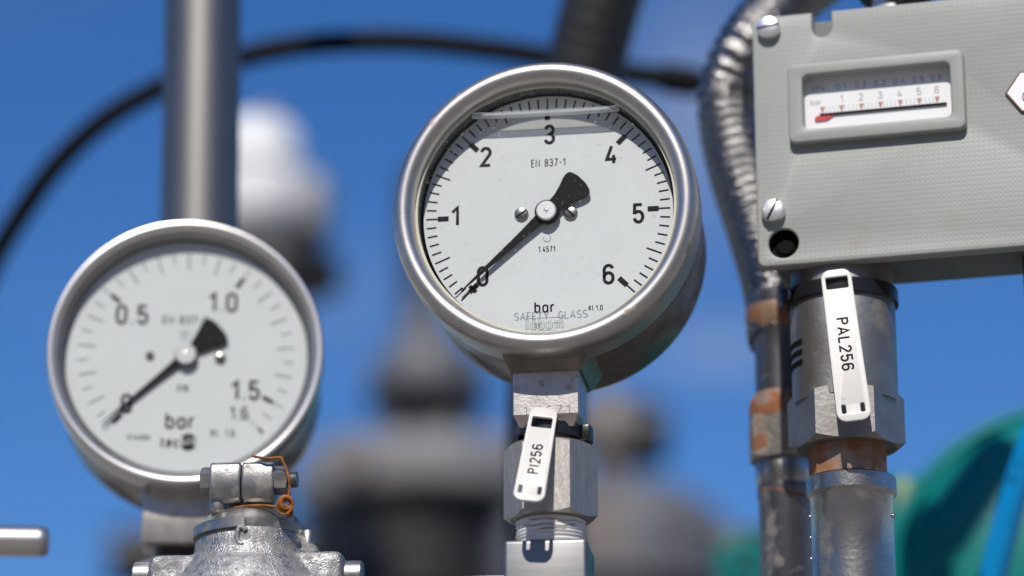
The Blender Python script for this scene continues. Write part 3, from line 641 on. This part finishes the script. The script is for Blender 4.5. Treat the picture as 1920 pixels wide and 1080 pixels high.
bm = bmesh.new(); hexa(bm, .0212, zh0, zc0 + .0035, R(-90 + 7), cxp, CY, n=72); obj('hexagon', bm, M['alu'], sw, 20)
# conduit leaving the box top and the black gland under its far end
gx, gz = bl(1668, 3, .015)
bm = bmesh.new(); lathe_z(bm, [(.0095, ztop - .005), (.0095, ztop + .006), (.0075, ztop + .008), (.0075, ztop + .012)], gx, .022, 40); obj('conduit_gland', bm, M['hub'], sw)
bm = bmesh.new(); xg = WX - .004; lathe_z(bm, [(.009, -.012), (.009, .0035)], bl(1925, 560, .02)[0] + .008, .022, 32); obj('cable_gland', bm, M['tie'], sw)
cf = thing('conduit', 'grey conduit leaving the top of the pressure switch box', 'conduit', BX)
bm = bmesh.new(); cst = []
for px_, py_ in ((1740, 1080), (1772, 980), (1806, 890), (1838, 800), (1870, 710)):
    p_ = BX.mi @ (pt(px_, py_, 1.5) - BX.o); d_ = BX.mi @ to_sun; cst.append(p_ + d_ * ((.022 - p_.y) / d_.y))
print('conduit', [tuple(round(c, 3) for c in p) for p in cst], 'from', gx, ztop)
pth = catmull([Vector((gx, .022, ztop + .010)), Vector((gx + .003, .022, ztop + .04))] + cst, 10); sweep(bm, pth, .0125, 28); obj('tube', bm, M['hose_dark'], cf)
# rusty nipple, steel socket and its pipe
PC = Fr(BX.w(cxp, CY, 0), 14.5)
bm = bmesh.new(); hexa(bm, .0142, PC.z(878, -.014, 1581) - .002, zh0 + .002, R(-90 + 24), n=48, nsides=8, c1=False); rn = obj('reducing_nipple', bm, M['rustnip'], None, 20)
rn.location = PC.o; rn.rotation_euler.z = -R(14.5); tag(rn, 'brown rusty faceted nipple between the tagged switch and the silver pipe socket', 'pipe fitting')
zs = PC.z(877, -.0162, 1590); zs1 = PC.z(912, -.0162, 1590)
so_ = thing('pipe_socket', 'dull silver round pipe socket below the rusty nipple', 'pipe fitting', Fr(PC.w(.0010, 0, 0), 14.5))
bm = bmesh.new(); lathe_z(bm, [(.0120, zs), (.0156, zs), (.0163, zs - .0007), (.0163, zs1 + .0007), (.0157, zs1), (.0150, zs1 - .001), (.0150, zs1 - .024), (.0152, -so_.location.z + .001)], seg=96); obj('body', bm, M['fitting'], so_, 40)
for (sx, zz) in ((-1, 955), (-1, 995), (-1, 1035), (1, 962)):  # small beads added to stand for glints on the socket's sides
    bm = bmesh.new(); bmesh.ops.create_uvsphere(bm, u_segments=12, v_segments=8, radius=.0009, matrix=Matrix.Translation((sx * .0150, -.002, PC.z(zz, -.01, 1590))))
    obj('glint_bead', bm, M['fitting'], so_)
# tag and tie on the switch
t2z = bl(1560, 534, CY - .0195)[1]
tie('cable_tie', 'black cable tie round the top of the switch sensor under the grey box', PC, .0199, t2z, -160, wid=.0052)
T = PC.w(*PC.P(1566, 505, -.0218)); B = PC.w(*PC.P(1603, 788, -.0300))
name_tag('white plastic tag lettered PAL256 hanging below the grey box', T, B, Vector((-.1, -1, -.3)), .0122, 'PAL256', True, .0046, .50, (-.55, .55))

# ------------------------------------------------------------------ braided hose and its fitting behind the switch
d0 = 1.30
HP = [(1660, -110, d0 + .03), (1560, -62, d0 + .02), (1468, 12, d0 + .01), (1400, 92, d0), (1368, 190, d0), (1386, 310, d0 - .012), (1424, 430, d0 - .03), (1457, 545, d0 - .052), (1465, 640, d0 - .066)]
pth = [EYE + ray(a, b) * d for a, b, d in HP]; pth = [Vector(p) for p in pth]
P2 = catmull(pth, 40); HF = Fr(P2[-1], 8)
hz = thing('braided_hose', 'shiny braided steel hose curving down behind the grey switch box', 'hose', HF)
inv = HF.m.transposed(); loc = [inv @ (p - HF.o) for p in P2]
# even spacing
def resample(P, st_):
    out = [P[0]]; acc = 0
    for a, b in zip(P[:-1], P[1:]):
        L = (b - a).length; pos = st_ - acc
        while pos <= L: out.append(a.lerp(b, pos / L)); pos += st_
        acc = (acc + L) % st_
    return out
loc = resample(loc, .00065)
def hr_f(s, th): return .0128 * (1 + .048 * math.sin(2 * math.pi * s / .0050 + th) + .012 * math.sin(2 * math.pi * s / .0050 * 1.0 + 14 * th) + .010 * math.sin(-2 * math.pi * s / .005 + 14 * th))
bm = bmesh.new(); sweep(bm, loc, hr_f, 84); obj('braid', bm, M['hose'], hz, 60)
ez = loc[-1].z
bm = bmesh.new(); lathe_z(bm, [(.0126, ez + .018), (.0134, ez + .017), (.0132, ez + .008), (.0112, ez + .002), (.0104, ez - .006), (.0104, ez - .026)], loc[-1].x, loc[-1].y, 48); fe = obj('ferrule', bm, M['pipe_old'], hz)
bm = bmesh.new(); lathe_z(bm, [(.0136, ez + .0125), (.0137, ez + .0080), (.0118, ez + .0034)], loc[-1].x, loc[-1].y, 48, False, False); obj('rust_band', bm, M['rustnip'], fe)
CF = Fr(HF.w(0, 0, 0), 8); 
def cz(py): return CF.z(py, -.0115, 1460)
cn = thing('coupling', 'weathered coupling with a rust topped cap nut beside the silver socket', 'pipe fitting', CF)
bm = bmesh.new(); hexa(bm, .0146, cz(853), cz(772), R(-90 + 40), c1=False, n=48); cpn = obj('cap_nut', bm, M['rustnut'], cn, 25)
bm = bmesh.new(); lathe_z(bm, [(.0129, cz(775)), (.0132, cz(758)), (.0128, cz(742)), (.0116, cz(730)), (.0100, cz(724))], 0, 0, 48); obj('rusted_top', bm, M['rusttop'], cpn)
bm = bmesh.new(); lathe_z(bm, [(.0108, cz(846)), (.0112, cz(850)), (.0112, cz(893)), (.0104, cz(900))], 0, 0, 64); obj('collar', bm, M['fitting'], cn)
bm = bmesh.new(); lathe_z(bm, [(.0106, cz(898)), (.0108, cz(920)), (.0103, cz(928)), (.0103, -CF.o.z + .001)], 0, 0, 64); obj('pipe', bm, M['pipe_old'], cn)
bm = bmesh.new(); sweep(bm, [(.0104 * math.cos(R(a)), .0104 * math.sin(R(a)), cz(918) + .0015 * math.sin(R(a * 2))) for a in range(-170, -40, 6)], .0005, 6); obj('rust_line', bm, M['rust'], cn)

# ------------------------------------------------------------------ blurred left gauge
LG = Fr(pt(349, 668, 1.240), -3.0)
ticks = []; blocks = []
for i in range(33):
    a = 225 - 270 * i / 32; v = i * .05
    if i in (0, 10, 20, 30): ticks.append((a, .0385, .0432, .0005)); blocks.append((a, .0340, .0386, .0016))
    elif i == 32: ticks.append((a, .0330, .0432, .0003)); blocks.append((a, .0405, .0432, .0010))
    elif i % 2 == 0: ticks.append((a, .0352, .0420, .0007))
    else: ticks.append((a, .0378, .0420, .0006))
NL = .0082
spl = dict(bezel=mm((49.6, -5.0), (50.2, -7.2), (51.4, -8.0), (52.8, -7.6), (53.6, -5.8), (53.6, 6.5), (53.0, 7.0), (50.5, 7.0), (49.8, 0)), m_bezel=M['rim'], m_case=M['case'],
    inner=mm((50.2, -6.2), (49.2, -5.2), (48.0, -3.9), (47.2, -3.2)), case=mm((52.0, 6.0), (52.0, 50), (51.2, 55), (48.5, 58.5), (44, 60)), wall=mm((47.6, -3.6), (47.6, 1)),
    gasket=mm((47.3, -3.1), (48.4, -3.1), (48.4, -2.0), (47.3, -2.0)), m_gasket=M['rim_in'], rdial=.0470, ticks=ticks, blocks=blocks, m_tick=M['ink_grey'],
    nums=[('0.5', 248, 590, NL, .15, 1), ('1.0', 418, 567, NL, .15, 1), ('1.5', 460, 732, NL, .15, 1), ('1.6', 448, 775, .0054, .13, 1), ('0', 237, 757, NL, .15, 1), ('bar', 338, 790, .0064, .16, 1.05)],
    small=[('EN 837-1', 346, 600, .0034, .14, 1.1), ('316', 342, 728, .0028, .16, 1), ('Kl. 1,6', 418, 812, .0030, .14, 1), ('514080', 260, 820, .0022, .14, 1.1), ('R', 346, 629, .0022, .14, 1), ('tec', 318, 829, .0046, .17, 1)],
    screws=[(281, 667, .0017, 30), (413, 672, .0022, -30)], needle=221.5, hy=.0009, nk=1.0, tailk=1.1, rhub=.0042, yglass=-.0044, rglass=.0484)
gm2, dial2, gl2 = gauge('pressure_gauge', 'blurred steel gauge reading 0.5 to 1.5 bar beside the tall pipe', LG, spl)
x, z = LG.L(353, 829, 0)
bm = bmesh.new(); lathe_y(bm, [(.0034, -.0001)], x, z, 40, cap0=True); lo2 = obj('logo', bm, M['ink'], dial2)
bm = bmesh.new(); write(bm, 'sis', .0040, .16, onplane(x, z + .0006, -.00018), .2, 1); obj('logo_lettering', bm, M['dial'], lo2)
bm = bmesh.new(); x, z = LG.L(346, 629, 0); ribbon(bm, arc(x, z, .0023, .0023, 0, 360, 28), .00025, lambda u, v: (u, -.00008, v)); obj('ring_symbol', bm, M['ink_grey'], dial2)
YL = .016; xl = LG.L(335, 960, YL)[0]
zA = -.0495; zB = LG.z(1018, YL - .0135, 340)
bm = bmesh.new(); box(bm, xl - .0135, xl + .0135, YL - .0135, YL + .0135, zB, zA, .0012, 2); obj('socket', bm, M['socket'], gm2)
bm = bmesh.new(); lathe_z(bm, [(.0085, zB + .001), (.0085, zB - .006)], xl, YL, 40); obj('neck', bm, M['tie'], gm2)
LN = Fr(LG.w(xl, YL, 0), -1)
bm = bmesh.new(); hexa(bm, .0165, zB - .030, zB - .0055, R(-90 + 20), n=48); lathe_z(bm, [(.011, zB - .029), (.011, -LG.o.z + .001)], 0, 0, 40)
un = obj('union_nut', bm, M['nut'], None, 25); un.location = LN.o; un.rotation_euler.z = R(1); tag(un, 'blurred steel nut and stub pipe under the left gauge', 'nut')
T = LN.w(*LN.P(350, 1000, -.0150)); B = LN.w(*LN.P(318, 1082, -.0230))

# ------------------------------------------------------------------ galvanised clamp coupling in front of it
CL = Fr(pt(458, 1000, 1.128), 4.0)
def cl(px, py, y=0.0): return CL.L(px, py, y)
cp = thing('clamp_coupling', 'galvanised cast coupling marked C with a bolted clamp on top', 'pipe coupling', CL)
rc = .0185; yc = rc
def q(py, y=0.0): return cl(458, py, y)[1]
bm = bmesh.new()
prof = [(.0195, q(985, 0)), (.0203, q(1000)), (.0206, q(1018)), (.0218, q(1035)), (.0245, q(1055)), (.0285, q(1085)), (.0290, q(1200)), (.021, q(1240))]
lathe_z(bm, prof, 0, yc, 64)
xl0, xl1 = cl(270, 1060)[0], cl(640, 1060)[0]
bm_l = bmesh.new()
box(bm, xl0, -.010, yc - .013, yc + .013, q(1190), q(1035, yc - .013), .003, 2); box(bm, .010, xl1, yc - .013, yc + .013, q(1190), q(1032, yc - .013), .003, 2)
box(bm, cl(283, 1000)[0] , cl(345, 1000)[0], yc - .0200, yc, q(1180), q(1072, -.003), .0025, 2); box(bm, cl(560, 1000)[0], cl(632, 1000)[0], yc - .0200, yc, q(1180), q(1074, -.003), .0025, 2)
box(bm, cl(545, 1000)[0], cl(590, 1000)[0], yc - .009, yc + .006, q(1060), q(1004), .003, 2)
cast = obj('casting', bm, M['galv'], cp)
md = cast.modifiers.new('r', 'REMESH'); md.mode = 'VOXEL'; md.voxel_size = .0009
ms = cast.modifiers.new('s', 'SMOOTH'); ms.factor = .5; ms.iterations = 6
baked(cast)
bm = bmesh.new(); xC, zC = cl(453, 1001, -.0016)
f0 = lambda u, v: ((xC + u), yc - math.sqrt(max(1e-9, .0203 ** 2 - (xC + u) ** 2)) - .0000, zC + v)
pC = [f0(*p) for p in [(a * .0060, (b - .5) * .0062) for a, b in [(.50, .78)] + arc(.26, .5, .26, .5, 60, 300, 16)]]
pC = [(p[0] - .0016, p[1] - .0001, p[2] - .0006) for p in pC]
sweep(bm, pC, .0010, 8); obj('raised_letter', bm, M['galv'], cp, 60)
for (x0, x1, py) in ((237, 272, 1066), (636, 672, 1070)):
    a, b = cl(x0, 1060)[0], cl(x1, 1060)[0]; bm = bmesh.new(); zc_ = q(py + 9, yc - .008)
    lathe_x(bm, [(.0048, a), (.0055, a + .0006), (.0055, b - .0006), (.0048, b)], yc - .004, zc_, 32); obj('side_bolt', bm, M['galv2'], cp)
a = cl(567, 990)[0]; bm = bmesh.new(); lathe_z(bm, [(.0026, q(1010)), (.0026, q(983)), (.0021, q(979))], a, yc - .004, 28); obj('pin', bm, M['galv2'], cp)
# clamp band: tilted ring with overlapping ear
bm = bmesh.new(); lathe_z(bm, [(.0192, q(990)), (.0196, q(984)), (.0196, q(969)), (.0180, q(961)), (.0164, q(951)), (.0138, q(942)), (.0085, q(937)), (.003, q(936))], 0, yc, 72); obj('lid', bm, M['galv2'], cp, 30)
bm = bmesh.new(); pth = [(.0203 * math.cos(R(a)), yc + .0203 * math.sin(R(a)), q(977) + .0010 * math.sin(R(a + 60))) for a in range(-200, -86, 3)]
sweep(bm, pth, 0, prof=[(.0018, .0009), (.0018, -.0009), (-.0018, -.0009), (-.0018, .0009)], up0=Vector((0, 0, 1))); obj('band_ear', bm, M['galv2'], cp, 30)
# clamp barrel (two halves) with bolt and nut
yb = .007; zb_ = cl(458, 905, yb)[1]
def barrel(x0, x1):
    bm = bmesh.new(); sec = [(-.0056, .0052), (-.0046, .0064), (.0040, .0066), (.0054, .0056), (.0060, -.0030), (.0052, -.0062), (-.0008, -.0086), (-.0048, -.0066), (-.0066, -.0020)]
    sec = [(y, z) for y, z in sec]
    rs = []
    for x, k in ((x0, .93), (x0 + .0006, 1), (x1 - .0006, 1), (x1, .93)): rs.append([(x, yb + y * k, zb_ + z * k) for y, z in sec])
    rings(bm, rs, True, True, True); bmesh.ops.recalc_face_normals(bm, faces=bm.faces)
    return bm
xm = cl(456, 905, yb)[0]
ba = obj('clamp_barrel', barrel(cl(397, 905, yb)[0], xm - .00018), M['galv2'], cp, 28); bb = obj('clamp_barrel', barrel(xm + .00018, cl(517, 905, yb)[0]), M['galv2'], cp, 28)
for b_ in (ba, bb):
    md = b_.modifiers.new('b', 'BEVEL'); md.width = .0007; md.segments = 3; md.limit_method = 'ANGLE'; baked(b_)
def hexx(bm, Rc, x0, x1, cy, cz_, rot=0):
    b2 = bmesh.new(); hexa(b2, Rc, x0, x1, rot, n=48)
    mp = {v: bm.verts.new((v.co.z, cy + v.co.x, cz_ + v.co.y)) for v in b2.verts}
    for f in b2.faces: bm.faces.new([mp[v] for v in f.verts])
    b2.free()
bm = bmesh.new(); hexx(bm, .0051, cl(379, 905, yb)[0], cl(398, 905, yb)[0], yb - .001, zb_ + .0004, R(10)); bo = obj('bolt', bm, M['galv2'], cp, 20)
bm = bmesh.new(); xe = cl(559, 905, yb)[0]; x0 = cl(520, 905, yb)[0]; prof = []
k = 26
for i in range(k + 1): prof.append((.0027 + (.00028 if i % 2 else -.00012), x0 + (xe - x0) * i / k))
lathe_x(bm, prof, yb - .001, zb_ + .0005, 32); obj('bolt_thread', bm, M['galv2'], bo, 70)
bm = bmesh.new(); hexx(bm, .0052, cl(516, 905, yb)[0], cl(541, 905, yb)[0], yb - .001, zb_ + .0003, R(14)); obj('nut', bm, M['galv2'], cp, 20)
bm = bmesh.new(); box(bm, cl(386, 1000)[0], cl(416, 1000)[0], yb - .0035, yb + .008, q(966, yb), zb_ - .004, .0022, 3); obj('clamp_foot', bm, M['galv2'], cp)
bm = bmesh.new(); lathe_z(bm, [(.021, q(1235)), (.021, -CL.o.z + .001)], 0, yc, 48); obj('stub_pipe', bm, M['galv2'], cp)
# rusty wire twisted round the bolt
yw = yb - .0075
wp = [(473, 855, 2), (482, 857, 1), (497, 859, 0), (512, 859, 0), (526, 858, 0), (531, 866, 0), (537, 880, -.5), (541, 897, -1), (543, 915, -.5), (541, 930, 0), (535, 940, 0)]
wpts = [CL.P(a, b, yw + c * .001) for a, b, c in wp]
cxw, czw = cl(537, 948, yw)
for i in range(96):
    a = 100 + i * 20; r = .0032 - i * .000019 + .0003 * math.sin(i * .37); wpts.append(Vector((cxw + r * math.cos(R(a)) * .95, yw - .0009 + .0009 * math.sin(i * .31), czw + r * math.sin(R(a)) * 1.05)))
wpts += [CL.P(546, 955, yw + .001), CL.P(546, 966, yw + .001), CL.P(538, 970, yw + .002)]
bm = bmesh.new(); sweep(bm, catmull(wpts, 4), .00048, 8)
wq = [CL.P(a, b, yb - .004 + c * .001) for a, b, c in ((440, 952, 2), (470, 948, 0), (500, 948, -1), (520, 951, -3), (534, 950, -3.5), (541, 945, -3.5))]
sweep(bm, catmull(wq, 6), .00045, 8)
rw = obj('rusty_wire', bm, M['rust'], None, 60); rw.location = CL.o; rw.rotation_euler.z = -R(4); tag(rw, 'orange rusty twisted wire coiled by the clamp bolt', 'wire')

# ------------------------------------------------------------------ blurred middle distance
PF = Fr(pt(378, 420, 1.33), 0)
tp = thing('steel_pipe', 'tall thick grey pipe rising behind the left gauge', 'pipe', PF)
k = 1.33 / FPX; tb = thing
bm = bmesh.new(); a0 = -.004; a1 = .012
pa = PF.P(374, 440); pb = PF.P(381, -10); dv = (pb - pa)
lo_ = pa + dv * (-(PF.o.z + pa.z) / dv.z); hi_ = pb + dv * 3.0
sweep(bm, [lo_, pa, pb, hi_], 73 * k, 64); obj('tube', bm, M['pipe'], tp)
bm = bmesh.new(); lathe_z(bm, [(74 * k, hi_.z - .002), (74 * k, hi_.z + .004), (60 * k, hi_.z + .01)], hi_.x, hi_.y, 48); obj('end_cap', bm, M['pipe'], tp)

dc = 1.62
cpts = [(-150, 900, dc), (-90, 680, dc), (-20, 505, dc), (40, 400, dc), (110, 305, dc), (200, 222, dc), (300, 165, dc), (400, 124, dc), (520, 92, dc), (640, 79, dc), (770, 78, dc), (900, 90, dc), (1040, 110, dc), (1180, 138, dc), (1290, 152, dc), (1370, 175, dc), (1440, 260, dc + .02), (1480, 420, dc + .05), (1490, 1200, dc + .1)]
cw = [pt(a, b, d) for a, b, d in cpts]; CF2 = Fr(cw[0], 0)
ct = thing('cable', 'thick black cable arching across the sky behind the gauges', 'cable', CF2)
bm = bmesh.new(); sweep(bm, catmull([p - CF2.o for p in cw], 10), .0060, 20); obj('sheath', bm, M['cable'], ct)
pp = [pt(a, b, dc) - CF2.o for a, b in ((1240, 146), (1275, 151), (1310, 156))]
bm = bmesh.new(); sweep(bm, pp, .0080, 24); obj('plug', bm, M['cable'], ct)

dh = 1.47
hp = [(1215, -300, dh), (1165, -120, dh), (1130, 0, dh), (1099, 120, dh), (1064, 300, dh), (1037, 500, dh), (1024, 740, dh), (1022, 900, dh), (1024, 1150, dh)]
hw = [pt(a, b, d) for a, b, d in hp]; HF2 = Fr(hw[-1], 0)
ht = thing('corrugated_hose', 'thick dark ribbed hose coming down from the top behind the sharp gauge', 'hose', HF2)
loc = resample(catmull([p - HF2.o for p in hw], 20), .0012)
bm = bmesh.new(); sweep(bm, loc, lambda s, th: .0182 * (1 + .012 * math.sin(2 * math.pi * s / .008)), 40); obj('ribbed_sleeve', bm, M['hose_dark'], ht, 60)
e = loc[-1]; bm = bmesh.new(); lathe_z(bm, [(.0195, e.z + .01), (.0195, e.z - .04), (.014, e.z - .045), (.014, -HF2.o.z + .001)], e.x, e.y, 40); obj('end_fitting', bm, M['darkmetal'], ht)

# silver handle at the left edge
HB = Fr(pt(30, 1015, 1.225), -4)
hb = thing('lever_valve', 'short round silver valve lever poking in at the left edge', 'valve', HB)
k = 1.225 / FPX; r = 29 * k; xe = HB.L(91, 1015)[0]
bm = bmesh.new(); lathe_x(bm, [(r, -.09), (r, xe - .0035), (r * .93, xe - .0012), (r * .75, xe)], 0, 0, 48); obj('bar', bm, M['rim'], hb)
bm = bmesh.new(); lathe_z(bm, [(.0055, -.0001 - HB.o.z + .002), (.0055, -.004)], -.07, 0, 32); lathe_z(bm, [(.009, -.012), (.009, .010)], -.07, 0, 32); obj('spindle', bm, M['fitting'], hb)

# ------------------------------------------------------------------ far plant, all out of focus
def far(name, label, cat, px, py, d): 
    f = Fr(pt(px, py, d), 0); t = thing(name, label, cat, f); return t, f, d / FPX
# white vent hood behind the pipe
t, f, k = far('vent_hood', 'white domed hood on a dark stand behind the tall pipe', 'vent', 490, 340, 2.7)
zz = lambda py: f.z(py, 0, 490)
bm = bmesh.new(); lathe_z(bm, [(88 * k, zz(316)), (88 * k, zz(296)), (82 * k, zz(262)), (70 * k, zz(244)), (50 * k, zz(238))], -14 * k, 0, 48); obj('upper_dome', bm, M['white'], t, 50)
bm = bmesh.new(); lathe_z(bm, [(56 * k, zz(452)), (80 * k, zz(434)), (94 * k, zz(398)), (96 * k, zz(360)), (94 * k, zz(332))], -8 * k, 0, 48); obj('lower_dome', bm, M['white'], t, 50)
bm = bmesh.new(); lathe_z(bm, [(78 * k, zz(334)), (78 * k, zz(314))], -12 * k, 0, 48); obj('joint_band', bm, M['darkmetal'], t)
bm = bmesh.new(); lathe_z(bm, [(26 * k, zz(240)), (26 * k, zz(214)), (14 * k, zz(206))], 10 * k, 0, 32); obj('top_cap', bm, M['greycast'], t)
bm = bmesh.new(); lathe_z(bm, [(70 * k, zz(480)), (62 * k, zz(440))], 40 * k, .02, 48); lathe_z(bm, [(118 * k, zz(525)), (124 * k, zz(514)), (118 * k, zz(478)), (60 * k, zz(468))], 32 * k, .02, 48)
lathe_z(bm, [(34 * k, -f.o.z + .002), (34 * k, zz(530))], 12 * k, .03, 32); obj('stand', bm, M['darkmetal'], t)
bm = bmesh.new(); box(bm, 60 * k, 128 * k, -.02, .05, zz(440), zz(330), .012, 2); obj('side_bracket', bm, M['greycast'], t)
# large valve in the middle
t, f, k = far('control_valve', 'big grey blurred valve with a stacked bonnet behind the gauges', 'valve', 800, 900, 3.0)
zz = lambda py: f.z(py, 0, 800)
bm = bmesh.new(); lathe_z(bm, [(26 * k, zz(640)), (26 * k, zz(330)), (18 * k, zz(322))], -25 * k, 0, 32); obj('spindle', bm, M['darkmetal'], t)
bm = bmesh.new(); lathe_z(bm, [(60 * k, zz(668)), (60 * k, zz(626)), (54 * k, zz(618)), (34 * k, zz(612)), (32 * k, zz(560))], -6 * k, 0, 48); obj('cap', bm, M['midcast'], t)
bm = bmesh.new(); lathe_z(bm, [(92 * k, zz(742)), (108 * k, zz(738)), (110 * k, zz(690)), (104 * k, zz(676)), (60 * k, zz(668))], 0, 0, 48); obj('bonnet', bm, M['midcast'], t)
bm = bmesh.new(); lathe_z(bm, [(100 * k, zz(772)), (116 * k, zz(766)), (116 * k, zz(744))], 0, 0, 48); lathe_z(bm, [(84 * k, zz(862)), (80 * k, zz(770))], 0, 0, 48); obj('yoke', bm, M['darkmetal'], t)
bm = bmesh.new(); lathe_z(bm, [(252 * k, zz(965)), (258 * k, zz(955)), (258 * k, zz(885)), (246 * k, zz(872)), (150 * k, zz(858)), (80 * k, zz(846))], 10 * k, 0, 64); obj('flange', bm, M['greycast'], t)
bm = bmesh.new(); lathe_x(bm, [(60 * k, -590 * k), (60 * k, -470 * k), (84 * k, -465 * k), (84 * k, -430 * k), (58 * k, -425 * k), (58 * k, -180 * k)], 0.02, zz(1040), 40); obj('side_pipe', bm, M['darkmetal'], t)
bm = bmesh.new(); lathe_y(bm, [(.0001, -270 * k), (30 * k, -270 * k), (34 * k, -240 * k)], -130 * k, zz(925), 24); obj('drain_plug', bm, M['tan'], t)
bm = bmesh.new(); lathe_z(bm, [(120 * k, -f.o.z + .002), (120 * k, zz(1180)), (200 * k, zz(1150)), (205 * k, zz(995)), (120 * k, zz(985))], -10 * k, .0, 64); obj('body', bm, M['darkmetal'], t)
for a in range(12):
    c, s = math.cos(R(a * 30 + 10)), math.sin(R(a * 30 + 10)); bm = bmesh.new(); lathe_z(bm, [(16 * k, zz(895)), (16 * k, zz(846)), (12 * k, zz(842))], 10 * k + 215 * k * c, 215 * k * s, 12)
    obj('flange_stud', bm, M['tan'], t)
# second, domed vessel to the right of it
t, f, k = far('domed_vessel', 'dark grey blurred domed vessel behind the union nut', 'vessel', 1150, 960, 2.8)
zz = lambda py: f.z(py, 0, 1150)
bm = bmesh.new(); lathe_z(bm, [(228 * k, zz(1120)), (232 * k, zz(1050)), (222 * k, zz(1000)), (190 * k, zz(960)), (130 * k, zz(925)), (60 * k, zz(908))], 0, 0, 64); obj('dome', bm, M['midcast'], t)
bm = bmesh.new(); lathe_z(bm, [(200 * k, -f.o.z + .002), (215 * k, zz(1110))], 0, 0, 64); obj('shell', bm, M['darkmetal'], t)
bm = bmesh.new(); lathe_z(bm, [(40 * k, zz(915)), (40 * k, zz(860)), (68 * k, zz(850)), (74 * k, zz(800)), (60 * k, zz(756)), (30 * k, zz(738))], 0, 0, 40); obj('nozzle', bm, M['tan'], t)
bm = bmesh.new(); lathe_x(bm, [(60 * k, 30 * k), (64 * k, 40 * k), (64 * k, 92 * k), (54 * k, 104 * k)], 0, zz(815), 40); obj('side_cap', bm, M['darkmetal'], t)
bm = bmesh.new(); lathe_y(bm, [(54 * k, -232 * k), (54 * k, -215 * k)], -35 * k, zz(1040), 40, True, True); obj('flange_plate', bm, M['tan'], t)

# green machine at lower right, the blue tube in front of it
GD = 1.5; GF = Fr(pt(2030, 1100, GD), 0); k = GD / FPX
gt = thing('motor', 'green painted motor with a round end cowl at the lower right', 'motor', GF)
bm = bmesh.new(); lathe_y(bm, [(368 * k, .14), (368 * k, .012), (362 * k, .004), (348 * k, .002), (346 * k, .006), (330 * k, .0), (240 * k, -.010), (120 * k, -.016), (.0002, -.018)], 0, 0, 96); obj('end_cowl', bm, M['green'], gt, 40)
bm = bmesh.new(); lathe_y(bm, [(300 * k, .135), (300 * k, .42), (240 * k, .43)], 0, 0, 64, cap1=True); obj('barrel', bm, M['green'], gt)
x0, x1 = GF.L(1560, 900)[0], GF.L(1775, 900)[0]; za = GF.z(893, .03, 1700)
bm = bmesh.new(); box(bm, x0, x1, .022, .13, za - .12, za, .006, 3); obj('terminal_box', bm, M['green'], gt)
bm = bmesh.new(); xx, z_ = GF.L(1697, 930, .02); bmesh.ops.create_uvsphere(bm, u_segments=24, v_segments=14, radius=1, matrix=Matrix.Translation((xx, .022, z_)) @ Matrix.Diagonal((.0048, .004, .0105, 1))); obj('grease_cap', bm, M['capgreen'], gt)
bm = bmesh.new(); box(bm, -.10, .10, .05, .35, -GF.o.z + .001, -.085, .01, 2); obj('pedestal', bm, M['darkmetal'], gt)
KF = Fr(pt(1400, 1060, 1.9), 0); k2 = 1.9 / FPX
kn = thing('wheel_valve', 'small green blurred hand wheel left of the weathered pipe', 'valve', KF)
bm = bmesh.new(); path = [(46 * k2 * math.cos(R(a)), 0, 46 * k2 * math.sin(R(a))) for a in range(0, 360, 10)]; sweep(bm, path, 16 * k2, 14, closed=True); obj('rim', bm, M['green'], kn)
bm = bmesh.new(); lathe_y(bm, [(.0002, -.012), (14 * k2, -.012), (18 * k2, .02)], 0, 0, 24); box(bm, -45 * k2, 45 * k2, -.003, .004, -.003, .003); box(bm, -.003, .003, -.003, .004, -45 * k2, 45 * k2); obj('spokes', bm, M['green'], kn)
bm = bmesh.new(); box(bm, -.02, .02, .02, .05, -KF.o.z + .001, .03, .004); obj('column', bm, M['darkmetal'], kn)
db = 1.33
bp_ = [(1790, 1400, db + .02), (1828, 1200, db), (1862, 1080, db), (1893, 960, db), (1928, 850, db), (1972, 745, db), (2060, 620, db)]
bw = [pt(a, b, d) for a, b, d in bp_]; BF = Fr(bw[0], 0)
bt = thing('blue_tube', 'bright blue lettered tube in front of the green motor', 'tube', BF)
bpath = catmull([p - BF.o for p in bw], 14); bm = bmesh.new(); sweep(bm, bpath, .0059, 28); obj('tube_wall', bm, M['blue'], bt)
bm = bmesh.new(); rt = .0059; 
pA = pt(1893, 925, db) - BF.o; pB = pt(1918, 862, db) - BF.o; ax = (pB - pA).normalized(); sd_ = Vector((1, 0, 0)); sd_ = (sd_ - ax * sd_.dot(ax)).normalized(); nr_ = sd_.cross(ax); nr_ = nr_ if nr_.y < 0 else -nr_
pM = pt(1906, 880, db) - BF.o
from mathutils import geometry
def bf(u, v):
    # lettering bent round the tube
    best = min(range(len(bpath) - 1), key=lambda i: (bpath[i] - (pM + ax * u)).length); a_, b_ = bpath[best - 1], bpath[best + 1]
    c_ = geometry.intersect_point_line(pM + ax * u, a_, b_)[0]; an = v / rt + .75
    return c_ + (nr_ * math.cos(an) + (-sd_) * math.sin(an)) * (rt + .0001)
write(bm, 'Brut', .0042, .14, bf, .30, 1.1); obj('lettering', bm, M['ink'], bt, 30, False)
